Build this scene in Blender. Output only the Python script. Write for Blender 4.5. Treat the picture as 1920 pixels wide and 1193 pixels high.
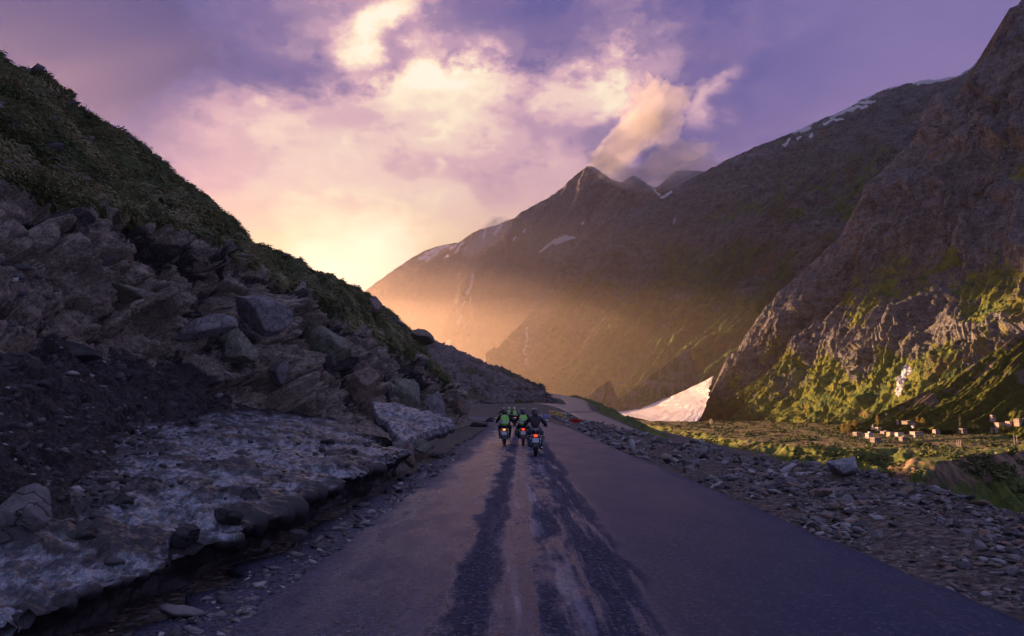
import bpy, bmesh, math, random
import numpy as np
from mathutils import Vector, Matrix

for _o in list(bpy.data.objects):
    bpy.data.objects.remove(_o)
SC = bpy.context.scene
COL = SC.collection
R = math.radians

# ------------------------------------------------------------------ camera
FPX, EYE, PITCH = 1280.0, 1.6, math.atan(171.5 / 1280.0)
cam_data = bpy.data.cameras.new("camera")
cam_data.sensor_width = 36.0
cam_data.lens = 24.0
cam_data.clip_start, cam_data.clip_end = 0.1, 60000
cam = bpy.data.objects.new("camera", cam_data)
COL.objects.link(cam)
cam.location = (0, 0, EYE)
cam.rotation_euler = (math.pi / 2 + PITCH, 0, 0)
SC.camera = cam
CP, SP = math.cos(PITCH), math.sin(PITCH)

def at(px, py, Y):
    """world point at forward distance Y that lies in the direction of a photo pixel"""
    u, v = (px - 960) / FPX, (596.5 - py) / FPX
    dy, dz = CP - v * SP, SP + v * CP
    k = Y / dy
    return np.array([u * k, Y, EYE + dz * k])

def proj(P):
    x, y, z = P[..., 0], P[..., 1], P[..., 2] - EYE
    f = y * CP + z * SP
    up = -y * SP + z * CP
    f = np.where(f < 0.1, 0.1, f)
    return 960 + FPX * x / f, 596.5 - FPX * up / f

# ------------------------------------------------------------------ sun, sky, exposure
SUN_AZ, SUN_EL = R(-57), R(9.5)          # azimuth measured from +Y towards +X
sd = bpy.data.lights.new("sun", 'SUN')
sd.energy = 5.0
sd.angle = R(0.5)
sd.color = (1.0, 0.56, 0.27)
sun = bpy.data.objects.new("sun", sd)
COL.objects.link(sun)
sdir = Vector((math.sin(SUN_AZ) * math.cos(SUN_EL), math.cos(SUN_AZ) * math.cos(SUN_EL), math.sin(SUN_EL)))
sun.rotation_euler = sdir.to_track_quat('Z', 'Y').to_euler()
SC.view_settings.view_transform = 'Standard'
SC.view_settings.look = 'None'
SC.view_settings.exposure = 2.02
SC.view_settings.gamma = 1.0
SC.view_settings.use_curve_mapping = False
SC.cycles.use_denoising = True
SC.cycles.max_bounces = 5
SC.cycles.diffuse_bounces = 2
SC.cycles.glossy_bounces = 2
SC.cycles.transmission_bounces = 2
SC.cycles.volume_bounces = 0
SC.cycles.transparent_max_bounces = 40
SC.cycles.sample_clamp_indirect = 4.0
SC.cycles.use_adaptive_sampling = True
SC.cycles.adaptive_threshold = 0.02

def lin(r, g, b):
    f = lambda c: (c / 255 / 12.92) if c / 255 <= 0.04045 else ((c / 255 + 0.055) / 1.055) ** 2.4
    return (f(r), f(g), f(b), 1.0)

class NT:
    """small helper around a node tree"""
    def __init__(s, tree):
        s.t = tree
        s.n = tree.nodes
        s.l = tree.links
    def node(s, typ, ins=None, **kw):
        n = s.n.new(typ)
        for k, v in kw.items():
            setattr(n, k, v)
        for k, v in (ins or {}).items():
            s.put(n.inputs[k], v)
        return n
    def put(s, sock, v):
        if isinstance(v, bpy.types.NodeSocket):
            s.l.new(v, sock)
        else:
            sock.default_value = v
    def math(s, op, a, b=None, c=None, clamp=False):
        n = s.n.new('ShaderNodeMath')
        n.operation = op
        n.use_clamp = clamp
        for i, v in enumerate((a, b, c)):
            if v is not None:
                s.put(n.inputs[i], v)
        return n.outputs[0]
    def vmath(s, op, a, b=None, out=0):
        n = s.n.new('ShaderNodeVectorMath')
        n.operation = op
        s.put(n.inputs[0], a)
        if b is not None:
            s.put(n.inputs[3] if op == 'SCALE' else n.inputs[1], b)
        return n.outputs['Value'] if op in ('LENGTH', 'DOT_PRODUCT', 'DISTANCE') else n.outputs[0]
    def maprange(s, v, a, b, c=0.0, d=1.0, smooth=True):
        n = s.n.new('ShaderNodeMapRange')
        n.interpolation_type = 'SMOOTHSTEP' if smooth else 'LINEAR'
        for i, x in enumerate((v, a, b, c, d)):
            s.put(n.inputs[i], x)
        return n.outputs[0]
    def noise(s, vec, scale, detail=6, rough=0.55, dist=0.0, dim='3D', lac=2.0):
        n = s.n.new('ShaderNodeTexNoise')
        n.noise_dimensions = dim
        s.put(n.inputs['Vector'], vec)
        for k, v in (('Scale', scale), ('Detail', detail), ('Roughness', rough), ('Distortion', dist), ('Lacunarity', lac)):
            s.put(n.inputs[k], v)
        return n.outputs['Fac']
    def noisec(s, vec, scale, detail=4, rough=0.55):
        n = s.n.new('ShaderNodeTexNoise')
        s.put(n.inputs['Vector'], vec)
        for k, v in (('Scale', scale), ('Detail', detail), ('Roughness', rough)):
            s.put(n.inputs[k], v)
        return n.outputs['Color']
    def ramp(s, fac, stops, interp='LINEAR'):
        n = s.n.new('ShaderNodeValToRGB')
        cr = n.color_ramp
        cr.interpolation = interp
        while len(cr.elements) > 1:
            cr.elements.remove(cr.elements[-1])
        cr.elements[0].position = stops[0][0]
        cr.elements[0].color = tuple(stops[0][1])[:3] + (1,)
        for p, c in stops[1:]:
            e = cr.elements.new(p)
            e.color = tuple(c)[:3] + (1,)
        s.put(n.inputs[0], fac)
        return n.outputs[0]
    def mix(s, fac, a, b, mode='MIX'):
        n = s.n.new('ShaderNodeMix')
        n.data_type = 'RGBA'
        n.blend_type = mode
        s.put(n.inputs[0], fac)
        for i, v in ((6, a), (7, b)):
            if not isinstance(v, bpy.types.NodeSocket) and len(v) == 3:
                v = tuple(v) + (1,)
            s.put(n.inputs[i], v)
        return n.outputs[2]
    def attr(s, name):
        n = s.n.new('ShaderNodeAttribute')
        n.attribute_name = name
        return n.outputs['Fac']
    def map(s, vec, loc=(0, 0, 0), rot=(0, 0, 0), sc=(1, 1, 1), typ='POINT'):
        n = s.n.new('ShaderNodeMapping')
        n.vector_type = typ
        s.put(n.inputs['Vector'], vec)
        n.inputs['Location'].default_value = loc
        n.inputs['Rotation'].default_value = rot
        n.inputs['Scale'].default_value = sc
        return n.outputs[0]

def ae(px, py):
    p = at(px, py, 1.0) - np.array([0, 0, EYE])
    return math.atan2(p[0], p[1]), math.atan2(p[2], math.hypot(p[0], p[1]))

world = bpy.data.worlds.new("World")
SC.world = world
world.use_nodes = True
W = NT(world.node_tree)
W.n.clear()
wout = W.node('ShaderNodeOutputWorld')
wbg = W.node('ShaderNodeBackground')
W.l.new(wbg.outputs[0], wout.inputs[0])
sky = W.node('ShaderNodeTexSky', sky_type='NISHITA', sun_disc=False, sun_elevation=SUN_EL, sun_rotation=SUN_AZ)
sky.dust_density = 3.0
direc = W.node('ShaderNodeTexCoord').outputs['Generated']
sep = W.node('ShaderNodeSeparateXYZ', {0: direc})
az = W.math('ARCTAN2', sep.outputs[0], sep.outputs[1])
el = W.math('ARCSINE', sep.outputs[2])
aev = W.node('ShaderNodeCombineXYZ', {0: az, 1: el, 2: 0.0}).outputs[0]
# domain-warped coordinates make the cloud edges ragged; a flat-layer projection stretches them towards the horizon
lay = W.vmath('DIVIDE', direc, W.node('ShaderNodeCombineXYZ', {0: W.math('ADD', W.math('MAXIMUM', sep.outputs[2], 0.0), 0.34), 1: W.math('ADD', W.math('MAXIMUM', sep.outputs[2], 0.0), 0.34), 2: 1.0}).outputs[0])
lay = W.map(lay, sc=(1.0, 0.75, 1.2))
warp = W.vmath('SUBTRACT', W.noisec(W.map(direc, sc=(1.0, 1.0, 1.7)), 6.5, 9, 0.66), (0.5, 0.5, 0.5))
warp2 = W.vmath('SCALE', warp, 0.30)
q = W.vmath('ADD', aev, W.vmath('SCALE', warp, 0.20))
GLOW = ae(650, 520)
d0 = W.vmath('LENGTH', W.map(q, loc=(GLOW[0], GLOW[1], 0), sc=(1.12, 0.80, 1), typ='TEXTURE'))
tone = W.math('MULTIPLY', d0, 1.0)
wl = W.vmath('ADD', lay, W.vmath('SCALE', warp2, 1.2))
big = W.math('SUBTRACT', W.noise(wl, 1.7, 12, 0.60, 0.35), 0.5)
elw = W.maprange(el, 0.20, 0.40)            # the low sky is smooth, the high sky broken
tone = W.math('ADD', tone, W.math('MULTIPLY', big, W.math('MULTIPLY_ADD', elw, 1.05, 0.10)))
fine = W.math('SUBTRACT', W.noise(wl, 7.0, 9, 0.62, 0.2), 0.5)
tone = W.math('ADD', tone, W.math('MULTIPLY', fine, W.math('MULTIPLY_ADD', elw, 0.42, 0.05)))
#        px    py   sx   sy  rot   amp (negative = brighter)
BLOBS = [(700, 55, 70, 46, 40, -.40), (770, 5, 80, 35, 25, -.36), (640, 90, 60, 50, 0, -.10),
         (800, 130, 50, 60, -50, -.30), (880, 155, 90, 40, 0, -.36), (700, 175, 60, 30, 0, -.12),
         (760, 215, 180, 55, 0, -.14), (1165, 140, 90, 50, -8, -.48), (1060, 170, 90, 40, 0, -.22),
         (940, 240, 140, 50, 0, -.12), (1325, 195, 70, 28, 28, -.34), (1395, 160, 40, 26, 20, -.18),
         (560, 200, 60, 35, 15, -.07), (430, 190, 60, 30, 0, -.08), (1000, 290, 160, 40, 0, -.06),
         (1150, 270, 60, 22, 42, -.20), (1075, 245, 120, 36, 0, .13), (740, 100, 50, 60, -40, .22),
         (620, 135, 110, 40, 0, .17), (560, 190, 80, 26, 15, .08), (250, 80, 300, 90, 0, .14),
         (480, 120, 160, 50, 0, .12), (1010, 60, 140, 55, 0, .16), (940, 20, 120, 40, 0, .14),
         (1215, 190, 46, 110, 12, .26), (1240, 260, 70, 80, 0, .12), (1000, 120, 70, 40, 0, .10), (640, 230, 70, 22, 0, .07),
         (1180, 60, 120, 60, 0, .04), (1300, 90, 80, 60, 30, -.04), (860, 215, 230, 80, 0, -.16), (560, 260, 160, 60, 0, -.08), (200, 50, 330, 110, 0, .26), (40, 120, 200, 120, 0, .16), (1500, 60, 260, 120, 0, .06), (420, 300, 200, 60, 0, -.02)]
tone = W.math('ADD', tone, W.math('MULTIPLY', W.maprange(az, -0.28, -0.66, 0.0, 0.50), W.maprange(el, 0.16, 0.34)))
for px, py, sx, sy, rot, amp in BLOBS:
    a0, e0 = ae(px, py)
    r = W.vmath('LENGTH', W.map(q, loc=(a0, e0, 0), rot=(0, 0, R(rot)), sc=(sx / 1280 * 1.6, sy / 1280 * 1.6, 1), typ='TEXTURE'))
    tone = W.math('ADD', tone, W.maprange(r, 0.0, 1.0, amp, 0.0))
lowc = W.ramp(tone, [(0.0, (1.0, .93, .66)), (0.07, (1.0, .87, .64)), (0.14, lin(248, 214, 172)), (0.25, lin(236, 190, 166)),
                     (0.40, lin(222, 168, 162)), (0.52, lin(206, 152, 168)), (0.66, lin(176, 138, 168)), (0.85, lin(120, 106, 154)), (1.0, lin(84, 86, 136))], 'EASE')
highc = W.ramp(tone, [(0.0, (1.0, .93, .76)), (0.10, lin(254, 236, 208)), (0.22, lin(240, 208, 198)), (0.34, lin(216, 176, 188)),
                      (0.46, lin(186, 150, 178)), (0.58, lin(150, 126, 166)), (0.72, lin(112, 100, 156)), (0.88, lin(82, 84, 150)), (1.0, lin(58, 68, 134))], 'EASE')
ccol = W.mix(W.maprange(el, 0.17, 0.33), lowc, highc)
# colour drifts to lavender blue on the right and to slate blue far up and behind
rt = W.maprange(az, 0.22, 0.55)
ccol = W.mix(W.math('MULTIPLY', rt, 0.75), ccol, lin(134, 118, 172))
up = W.maprange(el, 0.55, 1.0)
beh = W.maprange(sep.outputs[1], 0.55, -0.25)
ccol = W.mix(W.math('MAXIMUM', up, beh), ccol, (0.20, 0.22, 0.43))
skyc = W.vmath('SCALE', sky.outputs[0], 0.10)
final = W.mix(0.97, skyc, ccol)
final = W.vmath('SCALE', final, W.math('MULTIPLY_ADD', W.maprange(tone, .20, .0, 0.0, .35), W.maprange(el, .33, .20), 1.0))
W.l.new(final, wbg.inputs[0])
wbg.inputs[1].default_value = 0.262
world.cycles.sampling_method = 'MANUAL'
world.cycles.sample_map_resolution = 512

# ------------------------------------------------------------------ numpy noise
def _hash(ix, iy, iz, seed):
    h = (ix.astype(np.uint32) * np.uint32(374761393) + iy.astype(np.uint32) * np.uint32(668265263)
         + iz.astype(np.uint32) * np.uint32(2147483647) + np.uint32((seed * 974634777) & 0xffffffff))
    h = (h ^ (h >> np.uint32(13))) * np.uint32(1274126177)
    h = (h ^ (h >> np.uint32(16))) * np.uint32(2246822519)
    return h ^ (h >> np.uint32(15))

_G = np.random.RandomState(5).normal(size=(256, 3)).astype(np.float32)
_G /= np.linalg.norm(_G, axis=1)[:, None]

def perlin(P, seed=0):
    P = P.astype(np.float64)
    i = np.floor(P).astype(np.int64)
    f = (P - i).astype(np.float32)
    w = f * f * f * (f * (f * 6 - 15) + 10)
    out = np.zeros(P.shape[:-1], np.float32)
    for dx in (0, 1):
        wx = w[..., 0] if dx else 1 - w[..., 0]
        for dy in (0, 1):
            wy = w[..., 1] if dy else 1 - w[..., 1]
            for dz in (0, 1):
                wz = w[..., 2] if dz else 1 - w[..., 2]
                g = _G[_hash(i[..., 0] + dx, i[..., 1] + dy, i[..., 2] + dz, seed) & np.uint32(255)]
                out += wx * wy * wz * (g[..., 0] * (f[..., 0] - dx) + g[..., 1] * (f[..., 1] - dy) + g[..., 2] * (f[..., 2] - dz))
    return out * 1.6

def fbm(P, octv=5, gain=0.5, seed=0):
    out = np.zeros(P.shape[:-1], np.float32)
    a, f = 1.0, 1.0
    for k in range(octv):
        out += a * perlin(P * f, seed + k)
        a *= gain
        f *= 2.03
    return out

def ridged(P, octv=4, gain=0.5, seed=0):
    out = np.zeros(P.shape[:-1], np.float32)
    a, f = 1.0, 1.0
    for k in range(octv):
        n = 1 - np.abs(perlin(P * f, seed + k)) * 2
        out += a * n
        a *= gain
        f *= 2.03
    return out

def facets(P, seed=0, tilt=0.9):
    """blocky rock: every cell of a voronoi is one tilted plane; returns (height, edge distance)"""
    P = P.astype(np.float64)
    i = np.floor(P).astype(np.int64)
    n = P.shape[:-1]
    F1 = np.full(n, 9.0, np.float32)
    F2 = np.full(n, 9.0, np.float32)
    val = np.zeros(n, np.float32)
    for dx in (-1, 0, 1):
        for dy in (-1, 0, 1):
            for dz in (-1, 0, 1):
                c = i + np.array([dx, dy, dz])
                h = _hash(c[..., 0], c[..., 1], c[..., 2], seed)
                jx = (h & np.uint32(1023)).astype(np.float32) / 1023
                jy = ((h >> np.uint32(10)) & np.uint32(1023)).astype(np.float32) / 1023
                jz = ((h >> np.uint32(20)) & np.uint32(1023)).astype(np.float32) / 1023
                d = np.stack([P[..., 0] - c[..., 0] - jx, P[..., 1] - c[..., 1] - jy, P[..., 2] - c[..., 2] - jz], -1).astype(np.float32)
                r = np.sqrt((d * d).sum(-1))
                g = _G[(h >> np.uint32(7)) & np.uint32(255)]
                hv = ((h >> np.uint32(3)) & np.uint32(511)).astype(np.float32) / 511 - 0.5
                v = hv + tilt * (g * d).sum(-1)
                closer = r < F1
                F2 = np.where(closer, F1, np.minimum(F2, r))
                val = np.where(closer, v, val)
                F1 = np.where(closer, r, F1)
    return val, F2 - F1

def sstep(x, a, b):
    t = np.clip((x - a) / (b - a), 0, 1)
    return t * t * (3 - 2 * t)

# ------------------------------------------------------------------ mesh helpers
def set_props(o, label=None, cat=None, group=None, kind=None):
    if label: o['label'] = label
    if cat: o['category'] = cat
    if group: o['group'] = group
    if kind: o['kind'] = kind
    return o

def mesh_obj(name, V, F, mat=None, parent=None, smooth=False):
    me = bpy.data.meshes.new(name)
    V = np.asarray(V, np.float32).reshape(-1, 3)
    if isinstance(F, np.ndarray):
        k = F.shape[1]
        me.vertices.add(len(V))
        me.vertices.foreach_set('co', V.ravel())
        me.loops.add(F.size)
        me.loops.foreach_set('vertex_index', F.ravel().astype(np.int32))
        me.polygons.add(len(F))
        me.polygons.foreach_set('loop_start', np.arange(0, F.size, k, dtype=np.int32))
        me.update(calc_edges=True)
    else:
        me.from_pydata([tuple(v) for v in V], [], F)
    if smooth:
        me.polygons.foreach_set('use_smooth', np.ones(len(me.polygons), bool))
    if mat: me.materials.append(mat)
    o = bpy.data.objects.new(name, me)
    COL.objects.link(o)
    if parent: o.parent = parent
    return o

def add_attr(o, name, arr):
    a = o.data.attributes.new(name, 'FLOAT', 'POINT')
    a.data.foreach_set('value', np.asarray(arr, np.float32).ravel())

def grid_faces(nu, nv):
    a = np.arange(nu * nv).reshape(nu, nv)
    return np.stack([a[:-1, :-1], a[1:, :-1], a[1:, 1:], a[:-1, 1:]], -1).reshape(-1, 4)

def grid_normals(P):
    du = np.gradient(P, axis=0)
    dv = np.gradient(P, axis=1)
    n = np.cross(du, dv)
    return n / (np.linalg.norm(n, axis=-1, keepdims=True) + 1e-9)

def crom(K, t):
    """catmull-rom through knots K (k,3) at parameters t in 0..k-1"""
    K = np.asarray(K, float)
    n = len(K)
    Kp = np.vstack([2 * K[0] - K[1], K, 2 * K[-1] - K[-2]])
    i = np.clip(np.floor(t).astype(int), 0, n - 2)
    f = (t - i)[:, None]
    p0, p1, p2, p3 = Kp[i], Kp[i + 1], Kp[i + 2], Kp[i + 3]
    return 0.5 * (2 * p1 + (p2 - p0) * f + (2 * p0 - 5 * p1 + 4 * p2 - p3) * f ** 2 + (3 * p1 - p0 - 3 * p2 + p3) * f ** 3)

def loft(guides, tu, tv):
    """guides: list of knot curves with equal counts; tu, tv sample parameters"""
    C = np.stack([crom(g, tu) for g in guides], 1)        # (nu, ng, 3)
    ng = len(guides)
    Cp = np.concatenate([2 * C[:, :1] - C[:, 1:2], C, 2 * C[:, -1:] - C[:, -2:-1]], 1)
    i = np.clip(np.floor(tv).astype(int), 0, ng - 2)
    f = (tv - i)[None, :, None]
    p0, p1, p2, p3 = Cp[:, i], Cp[:, i + 1], Cp[:, i + 2], Cp[:, i + 3]
    return 0.5 * (2 * p1 + (p2 - p0) * f + (2 * p0 - 5 * p1 + 4 * p2 - p3) * f ** 2 + (3 * p1 - p0 - 3 * p2 + p3) * f ** 3)

def mat_new(name):
    m = bpy.data.materials.new(name)
    m.use_nodes = True
    t = NT(m.node_tree)
    b = m.node_tree.nodes['Principled BSDF']
    return m, t, b

def simple_mat(name, col, rough=0.6, metal=0.0, var=0.15, scale=20, emis=None, es=0, coat=0):
    m, t, b = mat_new(name)
    pos = t.node('ShaderNodeTexCoord').outputs['Object']
    n = t.noise(pos, scale, 4)
    c0 = tuple(max(0, c * (1 - var)) for c in col)
    c1 = tuple(min(1, c * (1 + var)) for c in col)
    t.l.new(t.mix(n, c0, c1), b.inputs['Base Color'])
    b.inputs['Roughness'].default_value = rough
    b.inputs['Metallic'].default_value = metal
    b.inputs['Coat Weight'].default_value = coat
    if emis:
        b.inputs['Emission Color'].default_value = tuple(emis) + (1,)
        b.inputs['Emission Strength'].default_value = es
    return m
# ------------------------------------------------------------------ materials of the land
def land_mat(name, rockA, rockB, grassA, grassB, scale, bump, soil=(.05, .035, .03), grit=1.0, strata=0.0):
    """rock / grass / soil / snow mixed by masks stored on the mesh and broken up by noise"""
    m, t, b = mat_new(name)
    pos = t.node('ShaderNodeTexCoord').outputs['Object']
    n1 = t.noise(pos, 1.0 / scale, 9, 0.62)
    n2 = t.noise(pos, 7.0 / scale, 8, 0.65)
    n3 = t.noise(pos, 38.0 / scale, 5, 0.65)
    rock = t.mix(t.maprange(n2, .35, .65), rockA, rockB)
    rock = t.mix(t.maprange(n3, .40, .72, 0, .6), rock, tuple(min(1, c * 1.9) for c in rockB))
    if strata:
        st = t.noise(t.map(pos, rot=(R(12), R(9), 0), sc=(.25, .25, 3.4)), 1.0 / strata, 6, 0.6)
        rock = t.mix(t.maprange(st, .42, .58, 0, .28), rock, tuple(c * .5 for c in rockA))
    grass = t.mix(t.maprange(n2, .35, .65), grassA, grassB)
    grass = t.mix(t.maprange(n1, .52, .68, 0, .65), grass, soil)
    grass = t.mix(t.maprange(n3, .55, .75, 0, .5), grass, tuple(min(1, c * 1.6) for c in grassB))
    g = t.attr('grass')
    gm = t.maprange(t.math('ADD', g, t.math('MULTIPLY', t.math('SUBTRACT', n2, 0.5), 1.3)), .42, .58)
    col = t.mix(gm, rock, grass)
    so = t.attr('soil')
    sm = t.maprange(t.math('ADD', so, t.math('MULTIPLY', t.math('SUBTRACT', n2, 0.5), 0.8)), .45, .6)
    col = t.mix(sm, col, t.mix(t.maprange(n3, .4, .7), soil, tuple(c * 2.2 for c in soil)))
    s = t.attr('snow')
    snm = t.maprange(t.math('ADD', s, t.math('MULTIPLY', t.math('SUBTRACT', n3, 0.5), 0.7)), .45, .60)
    col = t.mix(snm, col, (.78, .76, .80))
    t.l.new(col, b.inputs['Base Color'])
    b.inputs['Roughness'].default_value = 0.9
    b.inputs['Specular IOR Level'].default_value = 0.2
    bp = t.node('ShaderNodeBump', {'Strength': 0.9, 'Distance': bump})
    hh = t.math('ADD', t.math('MULTIPLY', n3, grit), t.math('MULTIPLY', n2, 2.2))
    t.l.new(hh, bp.inputs['Height'])
    t.l.new(bp.outputs[0], b.inputs['Normal'])
    return m

def seg_mask(px, py, lines):
    """mask of pixel-drawn streaks: lines = [(points, halfwidth), ...]"""
    out = np.zeros(px.shape, np.float32)
    for pts, w in lines:
        pts = np.array(pts, float)
        lo, hi = pts.min(0) - w * 3, pts.max(0) + w * 3
        sel = (px > lo[0]) & (px < hi[0]) & (py > lo[1]) & (py < hi[1])
        if not sel.any():
            continue
        x, y = px[sel], py[sel]
        d = np.full(x.shape, 1e9)
        for (x0, y0), (x1, y1) in zip(pts[:-1], pts[1:]):
            vx, vy = x1 - x0, y1 - y0
            tt = np.clip(((x - x0) * vx + (y - y0) * vy) / (vx * vx + vy * vy + 1e-9), 0, 1)
            d = np.minimum(d, np.hypot(x - x0 - tt * vx, y - y0 - tt * vy))
        out[sel] = np.maximum(out[sel], np.clip(1.0 - 0.5 * d / w, 0, 1))
    return out

def mountain(name, ridge, foot, nu, nv, mat, hprof, spur, seed, rough, back=(900, 500), snow=(), grassf=None, label=None, cliff=None, cliffamp=0, spurmin=.28):
    """a mountain flank lofted from its ridge to its foot with spurs, gullies and a back side"""
    Rg = np.array([at(*p) for p in ridge])
    Ft = np.array([at(*p) for p in foot])
    k = 200
    Rg = crom(Rg, np.linspace(0, len(Rg) - 1, k))
    Ft = crom(Ft, np.linspace(0, len(Ft) - 1, k))
    # even spacing along the ridge in the picture
    px, py = proj(Rg)
    s = np.concatenate([[0], np.cumsum(np.hypot(np.diff(px), np.diff(py)))])
    tu = np.interp(np.linspace(0, s[-1], nu), s, np.arange(k))
    a = crom(Rg, tu)[:, None, :]
    f = crom(Ft, np.interp(np.linspace(0, 1, nu), np.linspace(0, 1, k), np.arange(k)))[:, None, :]
    v = np.linspace(0, 1, nv)[None, :, None]
    vh, hh = np.array([p[0] for p in hprof]), np.array([p[1] for p in hprof])
    h = np.interp(v[0, :, 0], vh, hh)[None, :, None]
    P = np.empty((nu, nv, 3))
    P[..., :2] = a[..., :2] + (f[..., :2] - a[..., :2]) * h
    P[..., 2:] = a[..., 2:] + (f[..., 2:] - a[..., 2:]) * v
    N = grid_normals(P)
    if N[..., 2].mean() < 0:
        N = -N
    horiz = np.concatenate([[0], np.cumsum(np.linalg.norm(np.diff(a[:, 0, :2], axis=0), axis=1))])[:, None]
    L = np.linalg.norm(a - f, axis=-1)
    V2 = v[..., 0] * L.mean()
    v1 = v[..., 0]
    fade = np.minimum(sstep(v1, 0, .10) * .65 + .35, 1)
    S = spur[0]
    wob = fbm(np.stack([horiz / (S * 3) + 0 * V2, V2 / (S * 4) + 0 * horiz, np.full((nu, nv), seed * 1.7)], -1), 3, .5, seed) * S * .42
    Q = np.stack([(horiz + wob + V2 * spur[2]) / S, V2 / (S * 5.0) + 0 * horiz, np.full((nu, nv), seed + .5)], -1)
    rd = ridged(Q, 4, .52, seed + 10)
    Q2 = np.stack([(horiz + wob * .8 + V2 * spur[2]) / (S * .36), V2 / (S * 2.2) + 0 * horiz, np.full((nu, nv), seed + 4.5)], -1)
    rd2 = ridged(Q2, 3, .5, seed + 17)
    amp = spurmin + (1 - spurmin) * sstep(v1, .0, .6)
    Q0 = np.stack([(horiz + wob + V2 * spur[2]) / (S * 2.7), V2 / (S * 9.0) + 0 * horiz, np.full((nu, nv), seed + 9.5)], -1)
    rd0 = ridged(Q0, 2, .45, seed + 21)
    disp = spur[1] * 1.25 * amp * fade * (rd0 - .9) + spur[1] * amp * fade * (rd - 1.0) + spur[1] * .42 * amp * fade * (rd2 - 1.0)
    disp += rough * .7 * fbm(P / (rough * 6), 8, .56, seed + 30) * fade
    # rock benches: level steps that catch the light
    zz = P[..., 2] + rough * 1.2 * fbm(P / (rough * 9), 4, .5, seed + 40)
    bench = np.abs(((zz / (rough * 1.5)) % 1.0) - .5) * 2
    disp += rough * .30 * (sstep(bench, .15, .75) - .5) * fade * (.4 + .6 * sstep(fbm(P / (rough * 20), 3, .5, seed + 41), -.3, .3))
    fc0, fe0 = facets(P / (rough * 1.1), seed + 5, .8)
    disp += rough * .22 * fc0 * fade
    rockm = np.zeros((nu, nv), np.float32)
    gully = 1 - sstep(.55 * rd + .45 * rd2 + .25 * fbm(P / (rough * 5), 4, .6, seed + 60), .35, 1.15)
    bare = sstep(fbm(P * np.array([1, 1, 2.2]) / (rough * 16), 5, .6, seed + 61), .12, .5)
    if cliff is not None:
        pxg, pyg = proj(P)
        cm = cliff(pxg, pyg, v1)
        fc, fe = facets(P / (cliffamp * 2.2) * np.array([1, 1, .45]), seed + 3, .8)
        disp += cm * cliffamp * (fc * 1.0 + .5 * ridged(P / (cliffamp * 3.0) * np.array([1, 1, .25]), 4, .55, seed + 8))
        rockm = cm
    P = P + N * disp[..., None]
    # real rough edges on the skyline, then the far side of the mountain
    b1 = P[:, :1] + np.array([0, back[0], -back[1]])
    b2 = P[:, :1] + np.array([0, back[0] * 2.5, -back[1] * 3.2])
    P = np.concatenate([b2, b1, P], 1)
    N2 = grid_normals(P)
    nz = np.abs(N2[..., 2])
    nvv = nv + 2
    pxg, pyg = proj(P)
    wx_, wy_ = fbm(P / (rough * 3), 4, .6, seed + 50) * 3.5, fbm(P / (rough * 3), 4, .6, seed + 51) * 3.5
    snowm = seg_mask(pxg + wx_, pyg + wy_, [(p_, w_ * 1.15) for p_, w_ in snow])
    snowm[:, :2] = 0
    vv = np.concatenate([np.zeros((nu, 2)), np.repeat(v1, nu, 0)], 1)
    gr = grassf(nz, vv, pxg, pyg) if grassf else sstep(nz, .45, .75)
    rk = np.concatenate([np.zeros((nu, 2)), rockm], 1)
    gl = np.concatenate([np.zeros((nu, 2)), gully], 1)
    br = np.concatenate([np.zeros((nu, 2)), bare], 1)
    lowk = 1 - .75 * sstep(vv, .35, .8)
    gr = np.clip(gr - rk * .9 - (.35 * gl + .45 * br) * lowk, 0, 1)
    o = mesh_obj(name, P.reshape(-1, 3), grid_faces(nu, nvv), mat, smooth=True)
    add_attr(o, 'grass', gr)
    add_attr(o, 'snow', snowm)
    add_attr(o, 'soil', np.clip(.52 * gl * (1 - br) - .3 * rk, 0, 1))
    set_props(o, label=label, kind='structure')
    return o, P

matA = land_mat('near_mountain_ground', (.060, .066, .078), (.25, .235, .24), (.045, .098, .034), (.25, .26, .050), 260, 16, soil=(.17, .10, .060), strata=60)
matB = land_mat('far_mountain_ground', (.050, .062, .074), (.20, .20, .21), (.028, .078, .042), (.14, .19, .055), 420, 22, soil=(.15, .10, .07), strata=90)
matC = land_mat('distant_mountain_ground', (.10, .085, .09), (.19, .16, .155), (.10, .10, .055), (.16, .145, .08), 900, 40, soil=(.09, .062, .048))

ridgeA = [(2350, -330, 2100), (2120, -170, 2378), (1990, -60, 2535), (1920, 22, 2620), (1893, 52, 2660), (1868, 95, 2697), (1815, 165, 2776), (1765, 200, 2850), (1725, 262, 2908), (1690, 285, 2958),
          (1640, 335, 3030), (1605, 385, 3080), (1592, 420, 3095), (1572, 445, 3118), (1500, 512, 3200), (1440, 575, 3248), (1390, 640, 3289), (1352, 700, 3323), (1322, 770, 3350)]
footA = [(2700, 800, 900), (2300, 800, 1150), (1920, 800, 1520), (1700, 800, 1980), (1500, 800, 2550), (1322, 800, 3380)]
snowA = [([(1700, 693), (1690, 712), (1684, 735)], 6), ([(1704, 695), (1694, 705)], 5), ([(1690, 268), (1684, 276)], 3)]
def cliffA(px, py, v):
    w = 26 * np.sin(px / 41.) + 18 * np.sin(px / 17. + 1)
    up = sstep(py, 318 + w * .5, 348 + w * .5) * (1 - sstep(py, 425 + w, 500 + w)) * sstep(px, 1590, 1640)
    hi = (1 - sstep(py, 250, 285)) * sstep(px, 1700, 1760)
    mid = .55 * sstep(py, 560 + w, 590 + w) * (1 - sstep(py, 655 + w, 690 + w))
    return np.clip(np.maximum(np.maximum(up, hi), mid) * 1.0, 0, 1).astype(np.float32)
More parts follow.
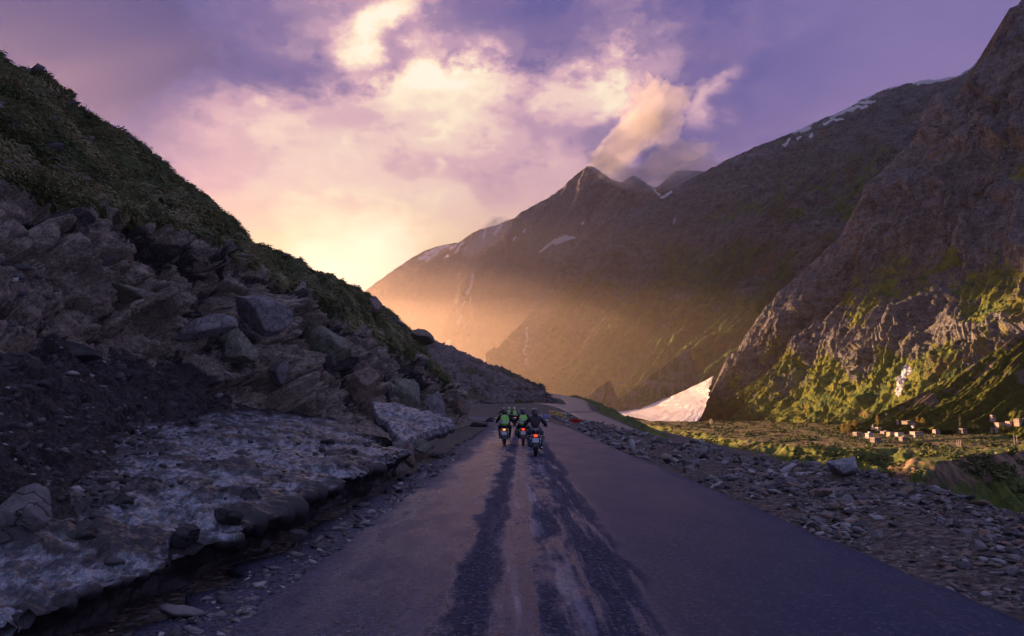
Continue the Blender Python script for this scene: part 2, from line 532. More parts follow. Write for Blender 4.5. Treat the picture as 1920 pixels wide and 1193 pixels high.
mountain('mountain_slope', ridgeA, footA, 900, 760, matA,
         [(0, 0), (.2, .16), (.42, .24), (.6, .40), (.8, .62), (1, 1)], (105, 25, -.62), 3, 20, snow=snowA, cliff=cliffA, cliffamp=58,
         grassf=lambda nz, v, px, py: .16 + sstep(v, .10, .55) * .42 + sstep(nz, .25, .7) * .42 + .25 * sstep(v, .70, .9),
         label='steep near mountain on the right with dark cliff band and gold green ribbed lower slope')

ridgeB = [(2120, -140, 3900), (2000, -20, 4068), (1870, 82, 4250), (1800, 138, 4393), (1748, 150, 4500), (1650, 172, 4700), (1560, 215, 4862), (1480, 250, 5006), (1400, 283, 5150), (1300, 332, 5338),
          (1240, 368, 5450), (1190, 392, 5528), (1130, 420, 5622), (1080, 462, 5700), (1052, 488, 5755), (1030, 530, 5799), (1004, 565, 5850), (975, 608, 5885), (940, 650, 5928), (924, 670, 5948), (922, 720, 5950)]
footB = [(2120, 800, 2700), (1700, 800, 3000), (1400, 798, 3500), (1250, 796, 3950), (1120, 790, 4500), (1030, 790, 5000), (960, 790, 5500), (922, 790, 5850)]
snowB = [([(1830, 118), (1800, 140), (1760, 150), (1712, 155)], 3.2), ([(1800, 128), (1775, 146), (1745, 152)], 4), ([(1712, 152), (1722, 158)], 2.5),
         ([(1690, 158), (1640, 170)], 2), ([(1640, 190), (1600, 196), (1565, 212)], 2.6), ([(1628, 200), (1590, 206), (1560, 222)], 2.4), ([(1600, 190), (1570, 202)], 2),
         ([(1580, 224), (1545, 232)], 2), ([(1560, 212), (1525, 230), (1500, 244)], 2.2), ([(1520, 240), (1490, 250)], 1.8), ([(1480, 262), (1470, 272)], 2),
         ([(1500, 256), (1494, 262)], 2), ([(1640, 178), (1620, 186)], 2), ([(1256, 362), (1240, 370)], 2.2), ([(1265, 410), (1261, 420)], 1.5), ([(1524, 250), (1518, 256)], 2),
         ([(986, 614), (987, 640), (983, 660), (985, 684)], 2.2), ([(996, 648), (990, 662)], 1.6)]
def cliffB(px, py, v):
    w = 10 * np.sin(px / 23.)
    a = sstep(px, 1050, 1075) * (1 - sstep(px, 1180, 1260)) * sstep(py, 462, 480) * (1 - sstep(py, 520 + w, 545 + w))
    b = (1 - sstep(px, 1000, 1030)) * sstep(py, 610, 640) * (1 - sstep(py, 685, 700))
    c = .5 * sstep(py, 400 + w, 430 + w) * (1 - sstep(py, 440 + w, 480 + w)) * sstep(px, 1200, 1300)
    return np.maximum(np.maximum(a, b), c).astype(np.float32)
mountain('mountain_ridge', ridgeB, footB, 1000, 620, matB,
         [(0, 0), (.25, .24), (.5, .42), (.7, .58), (.86, .76), (1, 1)], (230, 58, -.75), 11, 26, snow=snowB, cliff=cliffB, cliffamp=62, spurmin=.45,
         grassf=lambda nz, v, px, py: .26 + sstep(v, .05, .5) * .42 + sstep(nz, .35, .8) * .40,
         label='long dark mountain ridge with thin snow streaks along its crest, behind the near mountain')

ridgeC = [(1480, 330, 7600), (1330, 322, 7800), (1300, 322, 7852), (1270, 318, 7904), (1245, 340, 7948), (1228, 352, 7977), (1205, 338, 8017), (1188, 328, 8047), (1165, 340, 8087), (1130, 322, 8148), (1108, 312, 8186), (1092, 318, 8225),
          (1060, 345, 8325), (1028, 372, 8425), (1000, 386, 8512), (972, 404, 8600), (945, 434, 8688), (915, 468, 8786), (880, 512, 8900), (845, 570, 9075), (820, 650, 9200), (800, 760, 9300)]
footC = [(1480, 800, 6300), (1300, 800, 6500), (1100, 795, 7000), (950, 795, 7800), (850, 795, 8500), (790, 795, 9200)]
snowC = [([(1076, 446), (1050, 452), (1030, 460), (1014, 472)], 2.6), ([(1060, 446), (1040, 456)], 4), ([(888, 516), (884, 532), (876, 552)], 3), ([(884, 556), (882, 562)], 1.5), ([(872, 568), (868, 574)], 2),
         ([(866, 590), (860, 606)], 2), ([(1215, 342), (1228, 356), (1238, 366)], 2.6), ([(895, 486), (893, 492)], 1.5), ([(985, 430), (982, 434)], 1.6), ([(965, 446), (962, 452)], 1.6), ([(1095, 418), (1093, 421)], 2),
         ([(842, 640), (838, 655)], 4), ([(870, 662), (866, 670)], 2.5)]
mountain('mountain_peak', ridgeC, footC, 520, 400, matC,
         [(0, 0), (.3, .25), (.6, .5), (1, 1)], (480, 150, -.5), 23, 60, back=(1500, 800), snow=snowC, spurmin=.4,
         grassf=lambda nz, v, px, py: sstep(v, .25, .7) * .5 + .05, label='dark pyramid peak with its top in cloud beyond the long ridge')
ridgeD = [(1060, 398, 10500), (1000, 402, 10680), (960, 410, 10800), (935, 420, 10875), (900, 430, 10980), (862, 452, 11094), (800, 492, 11280), (740, 525, 11460), (690, 560, 11610), (640, 600, 11700)]
footD = [(1060, 795, 8800), (900, 795, 9664), (740, 795, 10528), (640, 795, 11000)]
snowD = [([(940, 422), (930, 440)], 2.2), ([(912, 432), (905, 446)], 2), ([(868, 458), (855, 470)], 2), ([(856, 458), (848, 466)], 1.6), ([(840, 478), (832, 486)], 1.4)]
mountain('mountain_shoulder', ridgeD, footD, 300, 240, matC,
         [(0, 0), (.5, .45), (1, 1)], (600, 120, -.3), 31, 60, back=(1500, 800), snow=snowD, grassf=lambda nz, v, px, py: v * .4,
         label='hazy brown mountain shoulder left of the pyramid peak')
ridgeE = [(960, 480, 13500), (900, 462, 13571), (862, 455, 13617), (835, 458, 13649), (812, 464, 13676), (790, 474, 13702), (760, 492, 13738), (720, 520, 13786), (676, 550, 13838), (620, 590, 13905)]
footE = [(960, 795, 11500), (800, 795, 12071), (620, 795, 12600)]
snowE = [([(838, 462), (815, 468), (800, 476)], 3.5), ([(800, 482), (785, 486)], 3), ([(820, 472), (800, 488)], 2), ([(850, 462), (838, 472)], 2.5)]
mountain('mountain_far', ridgeE, footE, 260, 160, matC,
         [(0, 0), (.5, .45), (1, 1)], (500, 110, -.3), 37, 70, back=(1500, 800), snow=snowE, grassf=lambda nz, v, px, py: v * .3,
         label='farthest pinkish mountain with a snowy crest at the valley head')

# broad grassy fans at the foot of the slopes
ridgeF = [(2500, 330, 1530), (2200, 440, 1530), (2050, 530, 1480), (1920, 618, 1450), (1850, 668, 1470), (1790, 705, 1490), (1730, 735, 1510), (1660, 768, 1530), (1600, 792, 1550)]
footF = [(2500, 840, 1150), (2050, 826, 1250), (1800, 812, 1400), (1600, 806, 1500)]
matF = land_mat('fan_slope_ground', (.12, .10, .085), (.22, .18, .15), (.055, .075, .015), (.12, .135, .022), 90, 6, soil=(.075, .06, .025))
_o, FANP = mountain('green_slope', ridgeF, footF, 420, 200, matF, [(0, 0), (.5, .4), (1, 1)], (60, 9, -.5), 41, 9, back=(400, 200),
         grassf=lambda nz, v, px, py: .78 + 0 * v, label='sunlit bright green talus fan above the village')
# two grassy ribs that catch the light at the foot of the long ridge
for _n, _r, _f in (('grassy_rib', [(1292, 655, 3874), (1262, 672, 3823), (1225, 700, 3785), (1180, 735, 3734), (1135, 765, 3683), (1120, 785, 3670)],
                    [(1345, 800, 3556), (1285, 800, 3429), (1215, 800, 3429), (1150, 800, 3505)]),
                   ('grassy_rib', [(1145, 712, 3810), (1128, 722, 3785), (1100, 742, 3746), (1078, 760, 3721), (1064, 780, 3683)],
                    [(1190, 800, 3620), (1130, 800, 3492), (1080, 800, 3556), (1060, 800, 3620)])):
    mountain(_n, _r, _f, 160, 110, matF, [(0, 0), (.5, .42), (1, 1)], (70, 14, -.5), 47, 8, back=(260, 200),
             grassf=lambda nz, v, px, py: .62 + 0 * v, label='grassy gully rib with one sunlit gold edge at the foot of the ridge')

# ------------------------------------------------------------------ unseen cloud-shaped blockers, added to shade the upper slopes and the air
def cloud_blocker(name, A, B, zb, zt, half, seed, label):
    nl, nr = 260, 150
    t_ = np.linspace(0, 1, nl)[:, None]
    a_ = np.linspace(0, 2 * math.pi, nr)[None, :]
    A, B = np.array(A, float), np.array(B, float)
    ax = (B - A) / np.linalg.norm(B - A)
    sx = np.array([ax[1], -ax[0]])
    env = np.sqrt(np.clip(1 - (2 * t_ - 1) ** 8, 0, 1))
    zc = np.interp(t_, [0, 1], [(zb[0] + zt[0]) / 2, (zb[1] + zt[1]) / 2])
    hh = np.interp(t_, [0, 1], [(zt[0] - zb[0]) / 2, (zt[1] - zb[1]) / 2])
    ca, sa = np.cos(a_), np.sin(a_)
    rr = (np.abs(ca) ** 4 + np.abs(sa) ** 4) ** -.25
    P = np.empty((nl, nr, 3))
    P[..., 0] = A[0] + (B[0] - A[0]) * t_ + sx[0] * half * ca * rr * env
    P[..., 1] = A[1] + (B[1] - A[1]) * t_ + sx[1] * half * ca * rr * env
    P[..., 2] = zc + hh * sa * rr * env
    N = grid_normals(P)
    P += N * (170 * fbm(P / 900, 5, .55, seed) + 90 * np.abs(fbm(P / 260, 4, .55, seed + 1)))[..., None]
    m = simple_mat('blocker_white', (.82, .80, .82), 1.0, var=.05, scale=.002)
    o = mesh_obj(name, P.reshape(-1, 3), grid_faces(nl, nr), m, smooth=True)
    set_props(o, label, kind='structure')
cloud_blocker('cloud_blocker', (-5150, 4900), (-28000, 26700), (1780, 6750), (4100, 9400), 400, 61, 'added cloud shaped blocker out of view left of the valley')
cloud_blocker('cloud_blocker', (-6500, 5600), (-9800, 1200), (1900, 2150), (4600, 5000), 380, 62, 'added cloud shaped blocker out of view left of the valley')
# ------------------------------------------------------------------ roads as centre lines
HEAD = 0.0172                                  # the road runs a little to the right of +Y
def road_x(Y, off): return off + HEAD * Y
ROAD_MAIN = np.array([(.55, -30, 0), (.55, -5, 0), (.6, 5, 0), (.78, 15, 0), (1.0, 30, .02), (1.25, 48, .10), (1.2, 62, .18), (.4, 76, .28), (-1.8, 88, .36), (-5.5, 97, .45), (-11, 103, .6), (-19, 108, .9), (-30, 116, 1.3)])
ROAD_BACK = np.array([(-26, 134, 1.7), (-16, 143, 2.0), (-8, 148, 2.5), (0, 150.5, 2.85), (6, 149, 2.9), (10, 141, 2.4), (12.4, 129, 1.4), (13.2, 116, .45), (13.6, 104, -.3), (13.6, 92, -.9), (13.2, 80, -1.5), (14.2, 68, -2.2), (17, 56, -3.2), (22, 46, -4.2), (26, 52, -4.9), (28, 70, -5.3), (31, 92, -5.7), (35, 112, -6.3), (42, 120, -7.0), (47, 114, -7.6), (45, 104, -7.9), (38, 98, -8.3)])
ROAD_FAR = np.array([(12.4, 128, 1.3), (13.4, 142, 2.4), (14.6, 158, 3.4), (14.6, 172, 4.2), (13.2, 188, 5.1), (11.2, 204, 6.0), (7, 222, 7.0), (-4, 240, 8)])

def resample(K, n):
    K = np.asarray(K, float)
    C = crom(K, np.linspace(0, len(K) - 1, 40 * len(K)))
    s = np.concatenate([[0], np.cumsum(np.linalg.norm(np.diff(C, axis=0), axis=1))])
    t = np.linspace(0, s[-1], n)
    return np.stack([np.interp(t, s, C[:, k]) for k in range(3)], 1), t

def near_line(X, Y, line, reach):
    """distance to a centre line and the height of the line there"""
    d = np.full(X.shape, 1e6)
    z = np.zeros(X.shape)
    lo, hi = line.min(0) - reach, line.max(0) + reach
    sel = (X > lo[0]) & (X < hi[0]) & (Y > lo[1]) & (Y < hi[1])
    x, y = X[sel], Y[sel]
    dd = np.full(x.shape, 1e6)
    zz = np.zeros(x.shape)
    for a, b in zip(line[:-1], line[1:]):
        vx, vy = b[0] - a[0], b[1] - a[1]
        t = np.clip(((x - a[0]) * vx + (y - a[1]) * vy) / (vx * vx + vy * vy), 0, 1)
        e = np.hypot(x - a[0] - t * vx, y - a[1] - t * vy)
        m = e < dd
        dd = np.where(m, e, dd)
        zz = np.where(m, a[2] + t * (b[2] - a[2]), zz)
    d[sel] = dd
    z[sel] = zz
    return d, z

RM, _ = resample(ROAD_MAIN, 160)
RB, _ = resample(ROAD_BACK, 260)
RF, _ = resample(ROAD_FAR, 80)
BANK = np.array([at(1030, 789, 3600), at(1180, 793, 2700), at(1250, 800, 2150), at(1330, 815, 1450), at(1400, 830, 1110), at(1500, 836, 1010), at(1600, 841, 950), at(1750, 846, 900), at(1920, 850, 870), at(2300, 870, 800)])
SPUR = np.array([at(1745, 862, 560), at(1790, 849, 575), at(1860, 846, 590), at(1920, 838, 610), at(2050, 826, 650), at(2400, 826, 700)])

def ground_z(X, Y):
    P = np.stack([X, Y, np.zeros_like(X)], -1)
    zr = .4 * sstep(Y, 40, 95) + 2.4 * sstep(Y, 112, 152)
    e = 7.7 + 1.2 * sstep(Y, 60, 100)
    wob = fbm(P / 3.1, 4, .5, 90)
    dx = X - e - .7 * wob
    # our own side of the valley
    side = np.where(dx < 0, 0, -.24 * dx)
    side = side - .25 * sstep(dx, 0, 1.6)
    steep = np.clip(X - 50 - .02 * Y, 0, None)
    side = side - .82 * steep
    z = zr + side
    # the mound beside the lower road
    mc = np.interp(Y, [40, 60, 80, 95, 110, 130, 150, 175, 210], [-9, -5.2, -2.5, -1.2, .2, 1.5, 3.0, 4.3, 6])
    mound = mc - np.abs(X - 19.3) * np.where(X > 19.3, .75, .42) + .35 * wob
    z = np.maximum(z, np.where((Y > 45) & (Y < 240), mound, -999))
    hump = -4.6 - np.hypot((X - 37.5) * .9, (Y - 108) * .5) * .42
    z = np.maximum(z, hump)
    # the far left side climbs away behind the near hill
    z = z + 90 * sstep(-X, 40, 420) * sstep(Y, 20, 60)
    # gorge floor, terrace and spur
    floor = -100 + 1.5 * fbm(P / 40, 3, .5, 91)
    z = np.maximum(z, floor)
    z = np.where(Y > 220, np.maximum(floor, z - 0.0), z)
    bx = np.interp(Y, BANK[::-1, 1][np.argsort(BANK[::-1, 1])], BANK[::-1, 0][np.argsort(BANK[::-1, 1])])
    # signed distance to bank edge polyline (positive on the terrace side)
    db = np.full(X.shape, 1e6)
    sg = np.ones(X.shape)
    zb = np.zeros(X.shape)
    for a, b in zip(BANK[:-1], BANK[1:]):
        vx, vy = b[0] - a[0], b[1] - a[1]
        t = np.clip(((X - a[0]) * vx + (Y - a[1]) * vy) / (vx * vx + vy * vy), 0, 1)
        ex, ey = X - a[0] - t * vx, Y - a[1] - t * vy
        d_ = np.hypot(ex, ey)
        m = d_ < db
        db = np.where(m, d_, db)
        sg = np.where(m, np.sign(vx * ey - vy * ex), sg)
        zb = np.where(m, a[2] + t * (b[2] - a[2]), zb)
    sd_ = db * sg
    Pw = P + 26 * np.stack([fbm(P / 60, 3, .5, 191), fbm(P / 60, 3, .5, 192), 0 * X], -1)
    gul = ridged(Pw / np.array([88, 60, 1]) + .3, 3, .42, 92)
    sd_ = sd_ + 8 * (gul - 1.2) + 30 * fbm(P / 90, 3, .45, 95)
    fields = 2.2 * fbm(P / np.array([400, 90, 1]), 4, .5, 93) - 1.2
    stp = (Y + .35 * X + 60 * fbm(P / 260, 3, .5, 88)) / 46
    fields = fields - 2.6 * (sstep(stp % 1.0, 0, .12) - (stp % 1.0)) * sstep(fbm(P / 300, 3, .5, 87), -.35, .15)
    terr = zb + fields * sstep(sd_, 20, 140) + np.clip(sd_, 0, 1500) * .006
    face = np.where(sd_ < 0, zb + sd_ * .62 + 4 * fbm(P / 26, 5, .55, 94) + 1.3 * fbm(P / 7, 3, .5, 89), terr)
    z = np.maximum(z, np.where(Y > 500, face, -999))
    ds, zs = near_line(X, Y, SPUR, 300)
    sp = zs - .1 - np.clip(ds - 14, 0, None) * .72 + (4.5 * fbm(P / 14, 5, .58, 96) + 7 * (ridged(Pw / np.array([26, 60, 1]), 4, .55, 97) - 1.2)) * sstep(ds, 6, 40)
    z = np.maximum(z, sp)
    # fine relief, kept off the carriageways
    dm, zm = near_line(X, Y, RM, 30)
    dk, zk = near_line(X, Y, RB, 30)
    df, zf = near_line(X, Y, RF, 30)
    far = np.clip(Y / 120, .25, 6)
    rough = .05 * fbm(P / .9, 5, .6, 98) + .12 * fbm(P / 4, 3, .5, 99) * sstep(dm, 4, 8)
    z = z + rough * np.where(dm < 5, .25, 1) + .5 * far * .35 * fbm(P / 9, 4, .55, 100) * sstep(dm, 9, 25)
    for d_, zl, w in ((dm, zm, 3.5), (dk, zk, 2.9), (df, zf, 2.7)):
        z = np.where(d_ < 1e5, z + (zl - .07 - z) * (1 - sstep(d_, w, w + 2.0)), z)
    # low gravel berm along the right verge, the edge of the drop
    vx = X - HEAD * Y
    z = z + (.10 * np.exp(-((vx - 5.4) / 1.1) ** 2) + .16 * np.exp(-((X - 7.3) / .8) ** 2) * (1 + 1.3 * wob)) * (1 - sstep(Y, 60, 85)) * sstep(vx, 3.6, 4.3)
    return z

nA, nR = 1150, 900
ang = np.concatenate([np.linspace(-82, -42, 90)[:-1], np.linspace(-42, 42, nA - 180), np.linspace(42, 82, 92)[1:]])
ang = np.radians(ang)
rad = np.concatenate([np.geomspace(3.0, 160, 480), np.geomspace(160, 540, 90)[1:], np.geomspace(540, 1700, 480)[1:], np.geomspace(1700, 4000, 150)[1:], np.geomspace(4000, 13500, 50)[1:]])
GA, GR = np.meshgrid(ang, rad, indexing='ij')
rmax = np.minimum(13500, np.where(GA < 0, 3900, 6600) / np.maximum(np.abs(np.sin(GA)), 1e-3))
GR = np.where(GR > 500, 500 * (GR / 500) ** (np.log(rmax / 500) / np.log(27.0)), GR)
GX, GY = np.sin(GA) * GR, np.cos(GA) * GR - 1.0
GZ = ground_z(GX, GY)
GP = np.stack([GX, GY, GZ], -1)

matG, t, b = mat_new('valley_ground')
pos = t.node('ShaderNodeTexCoord').outputs['Object']
f1 = t.noise(pos, .9, 8, .62)
f2 = t.noise(pos, 9.0, 6, .65)
f3 = t.noise(pos, .06, 8, .6)
stones = t.node('ShaderNodeTexVoronoi', {'Vector': pos, 'Scale': 16.0}).outputs
grav = t.mix(t.maprange(f2, .35, .7), (.055, .043, .036), (.19, .145, .12))
grav = t.mix(t.maprange(t.node('ShaderNodeSeparateColor', {0: stones['Color']}).outputs[0], .7, 1.0, 0, .55), grav, (.36, .32, .30))
grs = t.mix(t.maprange(f1, .35, .65), (.045, .065, .018), (.11, .135, .03))
grs = t.mix(t.maprange(f3, .45, .62, 0, .7), grs, (.17, .185, .035))
st = t.noise(t.map(pos, rot=(0, 0, R(-12)), sc=(.004, .06, .02)), 1.0, 7, .6, .3)
fld = t.mix(t.maprange(st, .38, .60), (.17, .095, .055), (.11, .105, .04))
fld = t.mix(t.maprange(st, .54, .57, 0, .8), fld, (.30, .20, .15))
fld = t.mix(t.maprange(t.noise(t.map(pos, rot=(0, 0, R(-12)), sc=(.009, .11, .02)), 1.0, 6, .6, .3), .56, .60, 0, .85), fld, (.07, .055, .035))
fld = t.mix(t.maprange(f3, .50, .58, 0, .85), fld, (.12, .15, .028))
c = t.mix(t.maprange(t.math('ADD', t.attr('grass'), t.math('MULTIPLY', t.math('SUBTRACT', f1, .5), .9)), .42, .58), grav, grs)
c = t.mix(t.attr('field'), c, fld)
c = t.mix(t.maprange(t.math('ADD', t.attr('bare'), t.math('MULTIPLY', t.math('SUBTRACT', f3, .5), 1.4)), .45, .62), c, t.mix(t.maprange(t.noise(t.map(pos, rot=(0, 0, R(35)), sc=(.16, .03, .05)), 1.0, 7, .65), .35, .62), (.065, .050, .034), (.26, .17, .11)))  # stretched pale and dark tones on the bare earth stand in for shading
t.l.new(c, b.inputs['Base Color'])
b.inputs['Roughness'].default_value = .88
b.inputs['Specular IOR Level'].default_value = .25
bp = t.node('ShaderNodeBump', {'Strength': .8, 'Distance': .05})
t.l.new(t.math('ADD', f2, t.math('MULTIPLY', stones['Distance'], -.7)), bp.inputs['Height'])
t.l.new(bp.outputs[0], b.inputs['Normal'])
ground = mesh_obj('ground', GP.reshape(-1, 3), grid_faces(len(ang), len(rad)), matG, smooth=True)
set_props(ground, kind='structure')
dMain, _z = near_line(GX, GY, RM, 60)
dBack, _z = near_line(GX, GY, RB, 30)
gm = sstep(GX - 15.5, 0, 3.5) * (GY > 45) * (GY < 400) * (1 - .75 * sstep(GX, 27, 33)) * sstep(dBack, 2.6, 4.4)
gm = np.maximum(gm, sstep(GY, 100, 108) * (1 - sstep(GY, 139, 146)) * .34 * sstep(dBack, 2.6, 4.4))
gm = np.maximum(gm, sstep(GX, 42, 60) * .8)
terrace = (GY > 500) & (GZ > -66)
gm = np.maximum(gm, (GY > 500) * .95)
add_attr(ground, 'grass', gm)
nzg = np.abs(grid_normals(GP)[..., 2])
add_attr(ground, 'field', (terrace & (nzg > .93) & (GY > 800)) * sstep(GY, 850, 1000) * .95)
dsp, _z = near_line(GX, GY, SPUR, 300)
add_attr(ground, 'bare', np.where((dsp < 60) & (dsp > 12) & (GY < 760), .55 * (1 - sstep(dsp, 20, 60)) + .12, 0) + np.where((GY > 500) & (nzg < .8) & (dsp > 300), .32, 0))

# ------------------------------------------------------------------ road surfaces
def road_strip(name, line, n, wl, wr, mat, lift=0.0, cross=16, raggedL=.0, raggedR=.0, seed=1):
    C, s = resample(line, n)
    T = np.gradient(C, axis=0)
    T[:, 2] = 0
    T /= np.linalg.norm(T, axis=1)[:, None]
    N = np.stack([T[:, 1], -T[:, 0], np.zeros(n)], 1)       # to the right
    o = np.linspace(-1, 1, cross)
    P = np.empty((n, cross, 3))
    nl = fbm(np.stack([s / .9, 0 * s, 0 * s + seed], 1), 5, .6, seed) * raggedL
    nr = fbm(np.stack([s / .9, 0 * s + 7, 0 * s + seed], 1), 5, .6, seed) * raggedR
    for j, q in enumerate(o):
        w = np.where(q < 0, (wl + nl), (wr + nr)) * q
        P[:, j] = C + N * w[:, None]
        P[:, j, 2] += lift - .012 * q * q
    P = np.concatenate([P[:, :1] - [0, 0, .12], P, P[:, -1:] - [0, 0, .12]], 1)
    return mesh_obj(name, P.reshape(-1, 3), grid_faces(n, cross + 2), mat, smooth=True), P

matR, t, b = mat_new('worn_asphalt')
pos = t.node('ShaderNodeTexCoord').outputs['Object']
s3 = t.node('ShaderNodeSeparateXYZ', {0: pos})
rx = t.math('SUBTRACT', s3.outputs[0], t.math('MULTIPLY', s3.outputs[1], HEAD))     # metres across the lane
mac = t.noise(t.map(pos, sc=(1, .35, 1)), .8, 6, .6)
med = t.noise(t.map(pos, sc=(1, .30, 1)), 2.6, 7, .65)
finen = t.noise(pos, 42, 4, .7)
str_ = t.noise(t.map(pos, sc=(1, .06, 1)), 4.0, 7, .65)
def band(c, w, soft, wob=.45):
    d = t.math('ABSOLUTE', t.math('SUBTRACT', t.math('ADD', rx, t.math('MULTIPLY', t.math('SUBTRACT', med, .5), wob)), c))
    return t.maprange(d, w, w + soft, 1, 0)
dark1 = t.math('MULTIPLY', band(-.46, .10, .20, .7), t.maprange(t.noise(t.map(pos, loc=(3, 1, 0), sc=(1, .16, 1)), 1.1, 3, .5), .34, .42))
dark2 = t.math('MULTIPLY', band(.80, .20, .28, 1.1), t.maprange(str_, .36, .50))
dark3 = t.math('MULTIPLY', band(.28, .12, .08, .5), t.maprange(mac, .42, .52))
dark = t.math('MAXIMUM', t.math('MAXIMUM', dark1, dark2), dark3)
edge_l = t.math('MULTIPLY', t.maprange(t.math('ADD', rx, t.math('MULTIPLY', t.math('SUBTRACT', mac, .5), 2.2)), -1.5, -2.3, 0, 1), .8)
patch = t.math('MULTIPLY', t.maprange(med, .60, .68), t.maprange(rx, 1.2, .4))
wet = t.math('SUBTRACT', 1.0, t.math('MAXIMUM', dark, t.math('MAXIMUM', edge_l, t.math('MULTIPLY', patch, .6))))
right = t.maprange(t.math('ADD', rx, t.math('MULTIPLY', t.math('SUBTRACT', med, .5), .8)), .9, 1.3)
agg = t.maprange(t.noise(pos, 70, 3, .8), .45, .72)
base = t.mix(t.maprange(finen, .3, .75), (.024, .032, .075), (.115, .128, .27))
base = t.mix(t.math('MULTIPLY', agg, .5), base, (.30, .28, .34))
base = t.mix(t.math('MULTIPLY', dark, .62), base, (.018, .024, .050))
crk = t.node('ShaderNodeTexVoronoi', {'Vector': t.vmath('ADD', t.map(pos, sc=(1, .7, 1)), t.vmath('SCALE', t.noisec(pos, 1.3, 6), 1.3)), 'Scale': .55}, feature='DISTANCE_TO_EDGE').outputs['Distance']
base = t.mix(t.math('MULTIPLY', t.maprange(crk, .0, .010, .8, 0), t.maprange(mac, .45, .58)), base, (.008, .009, .014))
spk = t.node('ShaderNodeTexVoronoi', {'Vector': pos, 'Scale': 34.0}).outputs
base = t.mix(t.math('MULTIPLY', t.maprange(t.node('ShaderNodeSeparateColor', {0: spk['Color']}).outputs[0], .80, .88), .42), base, (.26, .25, .32))
base = t.mix(t.math('MULTIPLY', t.maprange(t.node('ShaderNodeSeparateColor', {0: spk['Color']}).outputs[1], .75, .88), .75), base, (.012, .013, .02))
sheen_streak = t.math('MULTIPLY', t.maprange(str_, .50, .62), t.maprange(t.math('ABSOLUTE', t.math('SUBTRACT', rx, .12)), .75, .1))
base = t.mix(t.math('MULTIPLY', sheen_streak, .6), base, (.42, .40, .50))  # wet sheen painted pale into the base colour
base = t.mix(t.math('MULTIPLY', edge_l, t.maprange(finen, .4, .6, .2, .7)), base, (.08, .07, .08))
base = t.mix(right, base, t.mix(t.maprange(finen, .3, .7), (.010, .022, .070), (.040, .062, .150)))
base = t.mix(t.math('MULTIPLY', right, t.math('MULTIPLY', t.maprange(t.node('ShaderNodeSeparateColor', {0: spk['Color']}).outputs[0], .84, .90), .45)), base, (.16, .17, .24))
t.l.new(base, b.inputs['Base Color'])
rg = t.math('MULTIPLY_ADD', wet, -.56, .80)
rg = t.math('ADD', rg, t.math('MULTIPLY', t.math('SUBTRACT', med, .5), .7))
rg = t.math('MAXIMUM', rg, .16)
rr = t.math('ADD', .42, t.math('MULTIPLY', t.math('SUBTRACT', mac, .5), .35))
rg = t.mix(right, t.node('ShaderNodeCombineColor', {0: rg, 1: rg, 2: rg}).outputs[0], t.node('ShaderNodeCombineColor', {0: rr, 1: rr, 2: rr}).outputs[0])
t.l.new(rg, b.inputs['Roughness'])
sp_ = t.math('MULTIPLY_ADD', wet, .3, .2)
sp_ = t.mix(right, t.node('ShaderNodeCombineColor', {0: sp_, 1: sp_, 2: sp_}).outputs[0], (.30, .30, .30))
t.l.new(sp_, b.inputs['Specular IOR Level'])
b.inputs['Specular Tint'].default_value = (.78, .74, 1.0, 1)
bp = t.node('ShaderNodeBump', {'Strength': 1.0, 'Distance': .016})
t.l.new(t.math('ADD', finen, t.math('MULTIPLY', t.noise(pos, 130, 2), .6)), bp.inputs['Height'])
t.l.new(bp.outputs[0], b.inputs['Normal'])
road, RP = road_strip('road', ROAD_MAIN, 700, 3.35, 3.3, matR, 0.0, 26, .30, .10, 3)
set_props(road, kind='structure')

matR2 = simple_mat('pale_wet_road', (.16, .14, .14), .38, var=.35, scale=1.5)
for i, (ln, nn) in enumerate(((ROAD_BACK, 500), (ROAD_FAR, 200))):
    o, _P = road_strip('lower_road', ln, nn, 2.5, 2.5, matR2, 0.03 + .02 * i, 8, .2, .2, 5 + i)
    set_props(o, kind='structure')

# ------------------------------------------------------------------ stones
def ico(sub):
    bm = bmesh.new()
    bmesh.ops.create_icosphere(bm, subdivisions=sub, radius=1)
    V = np.array([v.co for v in bm.verts])
    F = np.array([[v.index for v in f.verts] for f in bm.faces])
    bm.free()
    return V, F
ICO = {k: ico(k) for k in (1, 2, 3, 4, 5)}

def rock_shape(seed, sub=4, planes=14, flat=1.0, rough=.05, cut=(.42, .64)):
    """a sphere cut by random planes: an angular stone with worn edges"""
    rs = np.random.RandomState(seed)
    V = ICO[sub][0].copy()
    n = rs.normal(size=(planes, 3))
    n /= np.linalg.norm(n, axis=1)[:, None]
    r = np.full(len(V), 1.0)
    for k in range(planes):
        d = V @ n[k]
        h = rs.uniform(*cut)
        r = np.where(d > 0.05, np.minimum(r, h / np.maximum(d, .05)), r)
    V = V * r[:, None]
    if sub >= 3:
        V *= (1 + rough * fbm(V * 2.2 + seed, 5, .6, seed % 97))[:, None]
    V[:, 2] *= flat
    return V

def rot_mat(rs, tilt=3.14):
    a, b_, c = rs.uniform(-tilt, tilt), rs.uniform(-tilt, tilt), rs.uniform(0, 6.28)
    return np.array(Matrix.Rotation(c, 3, 'Z') @ Matrix.Rotation(a, 3, 'X') @ Matrix.Rotation(b_, 3, 'Y'))

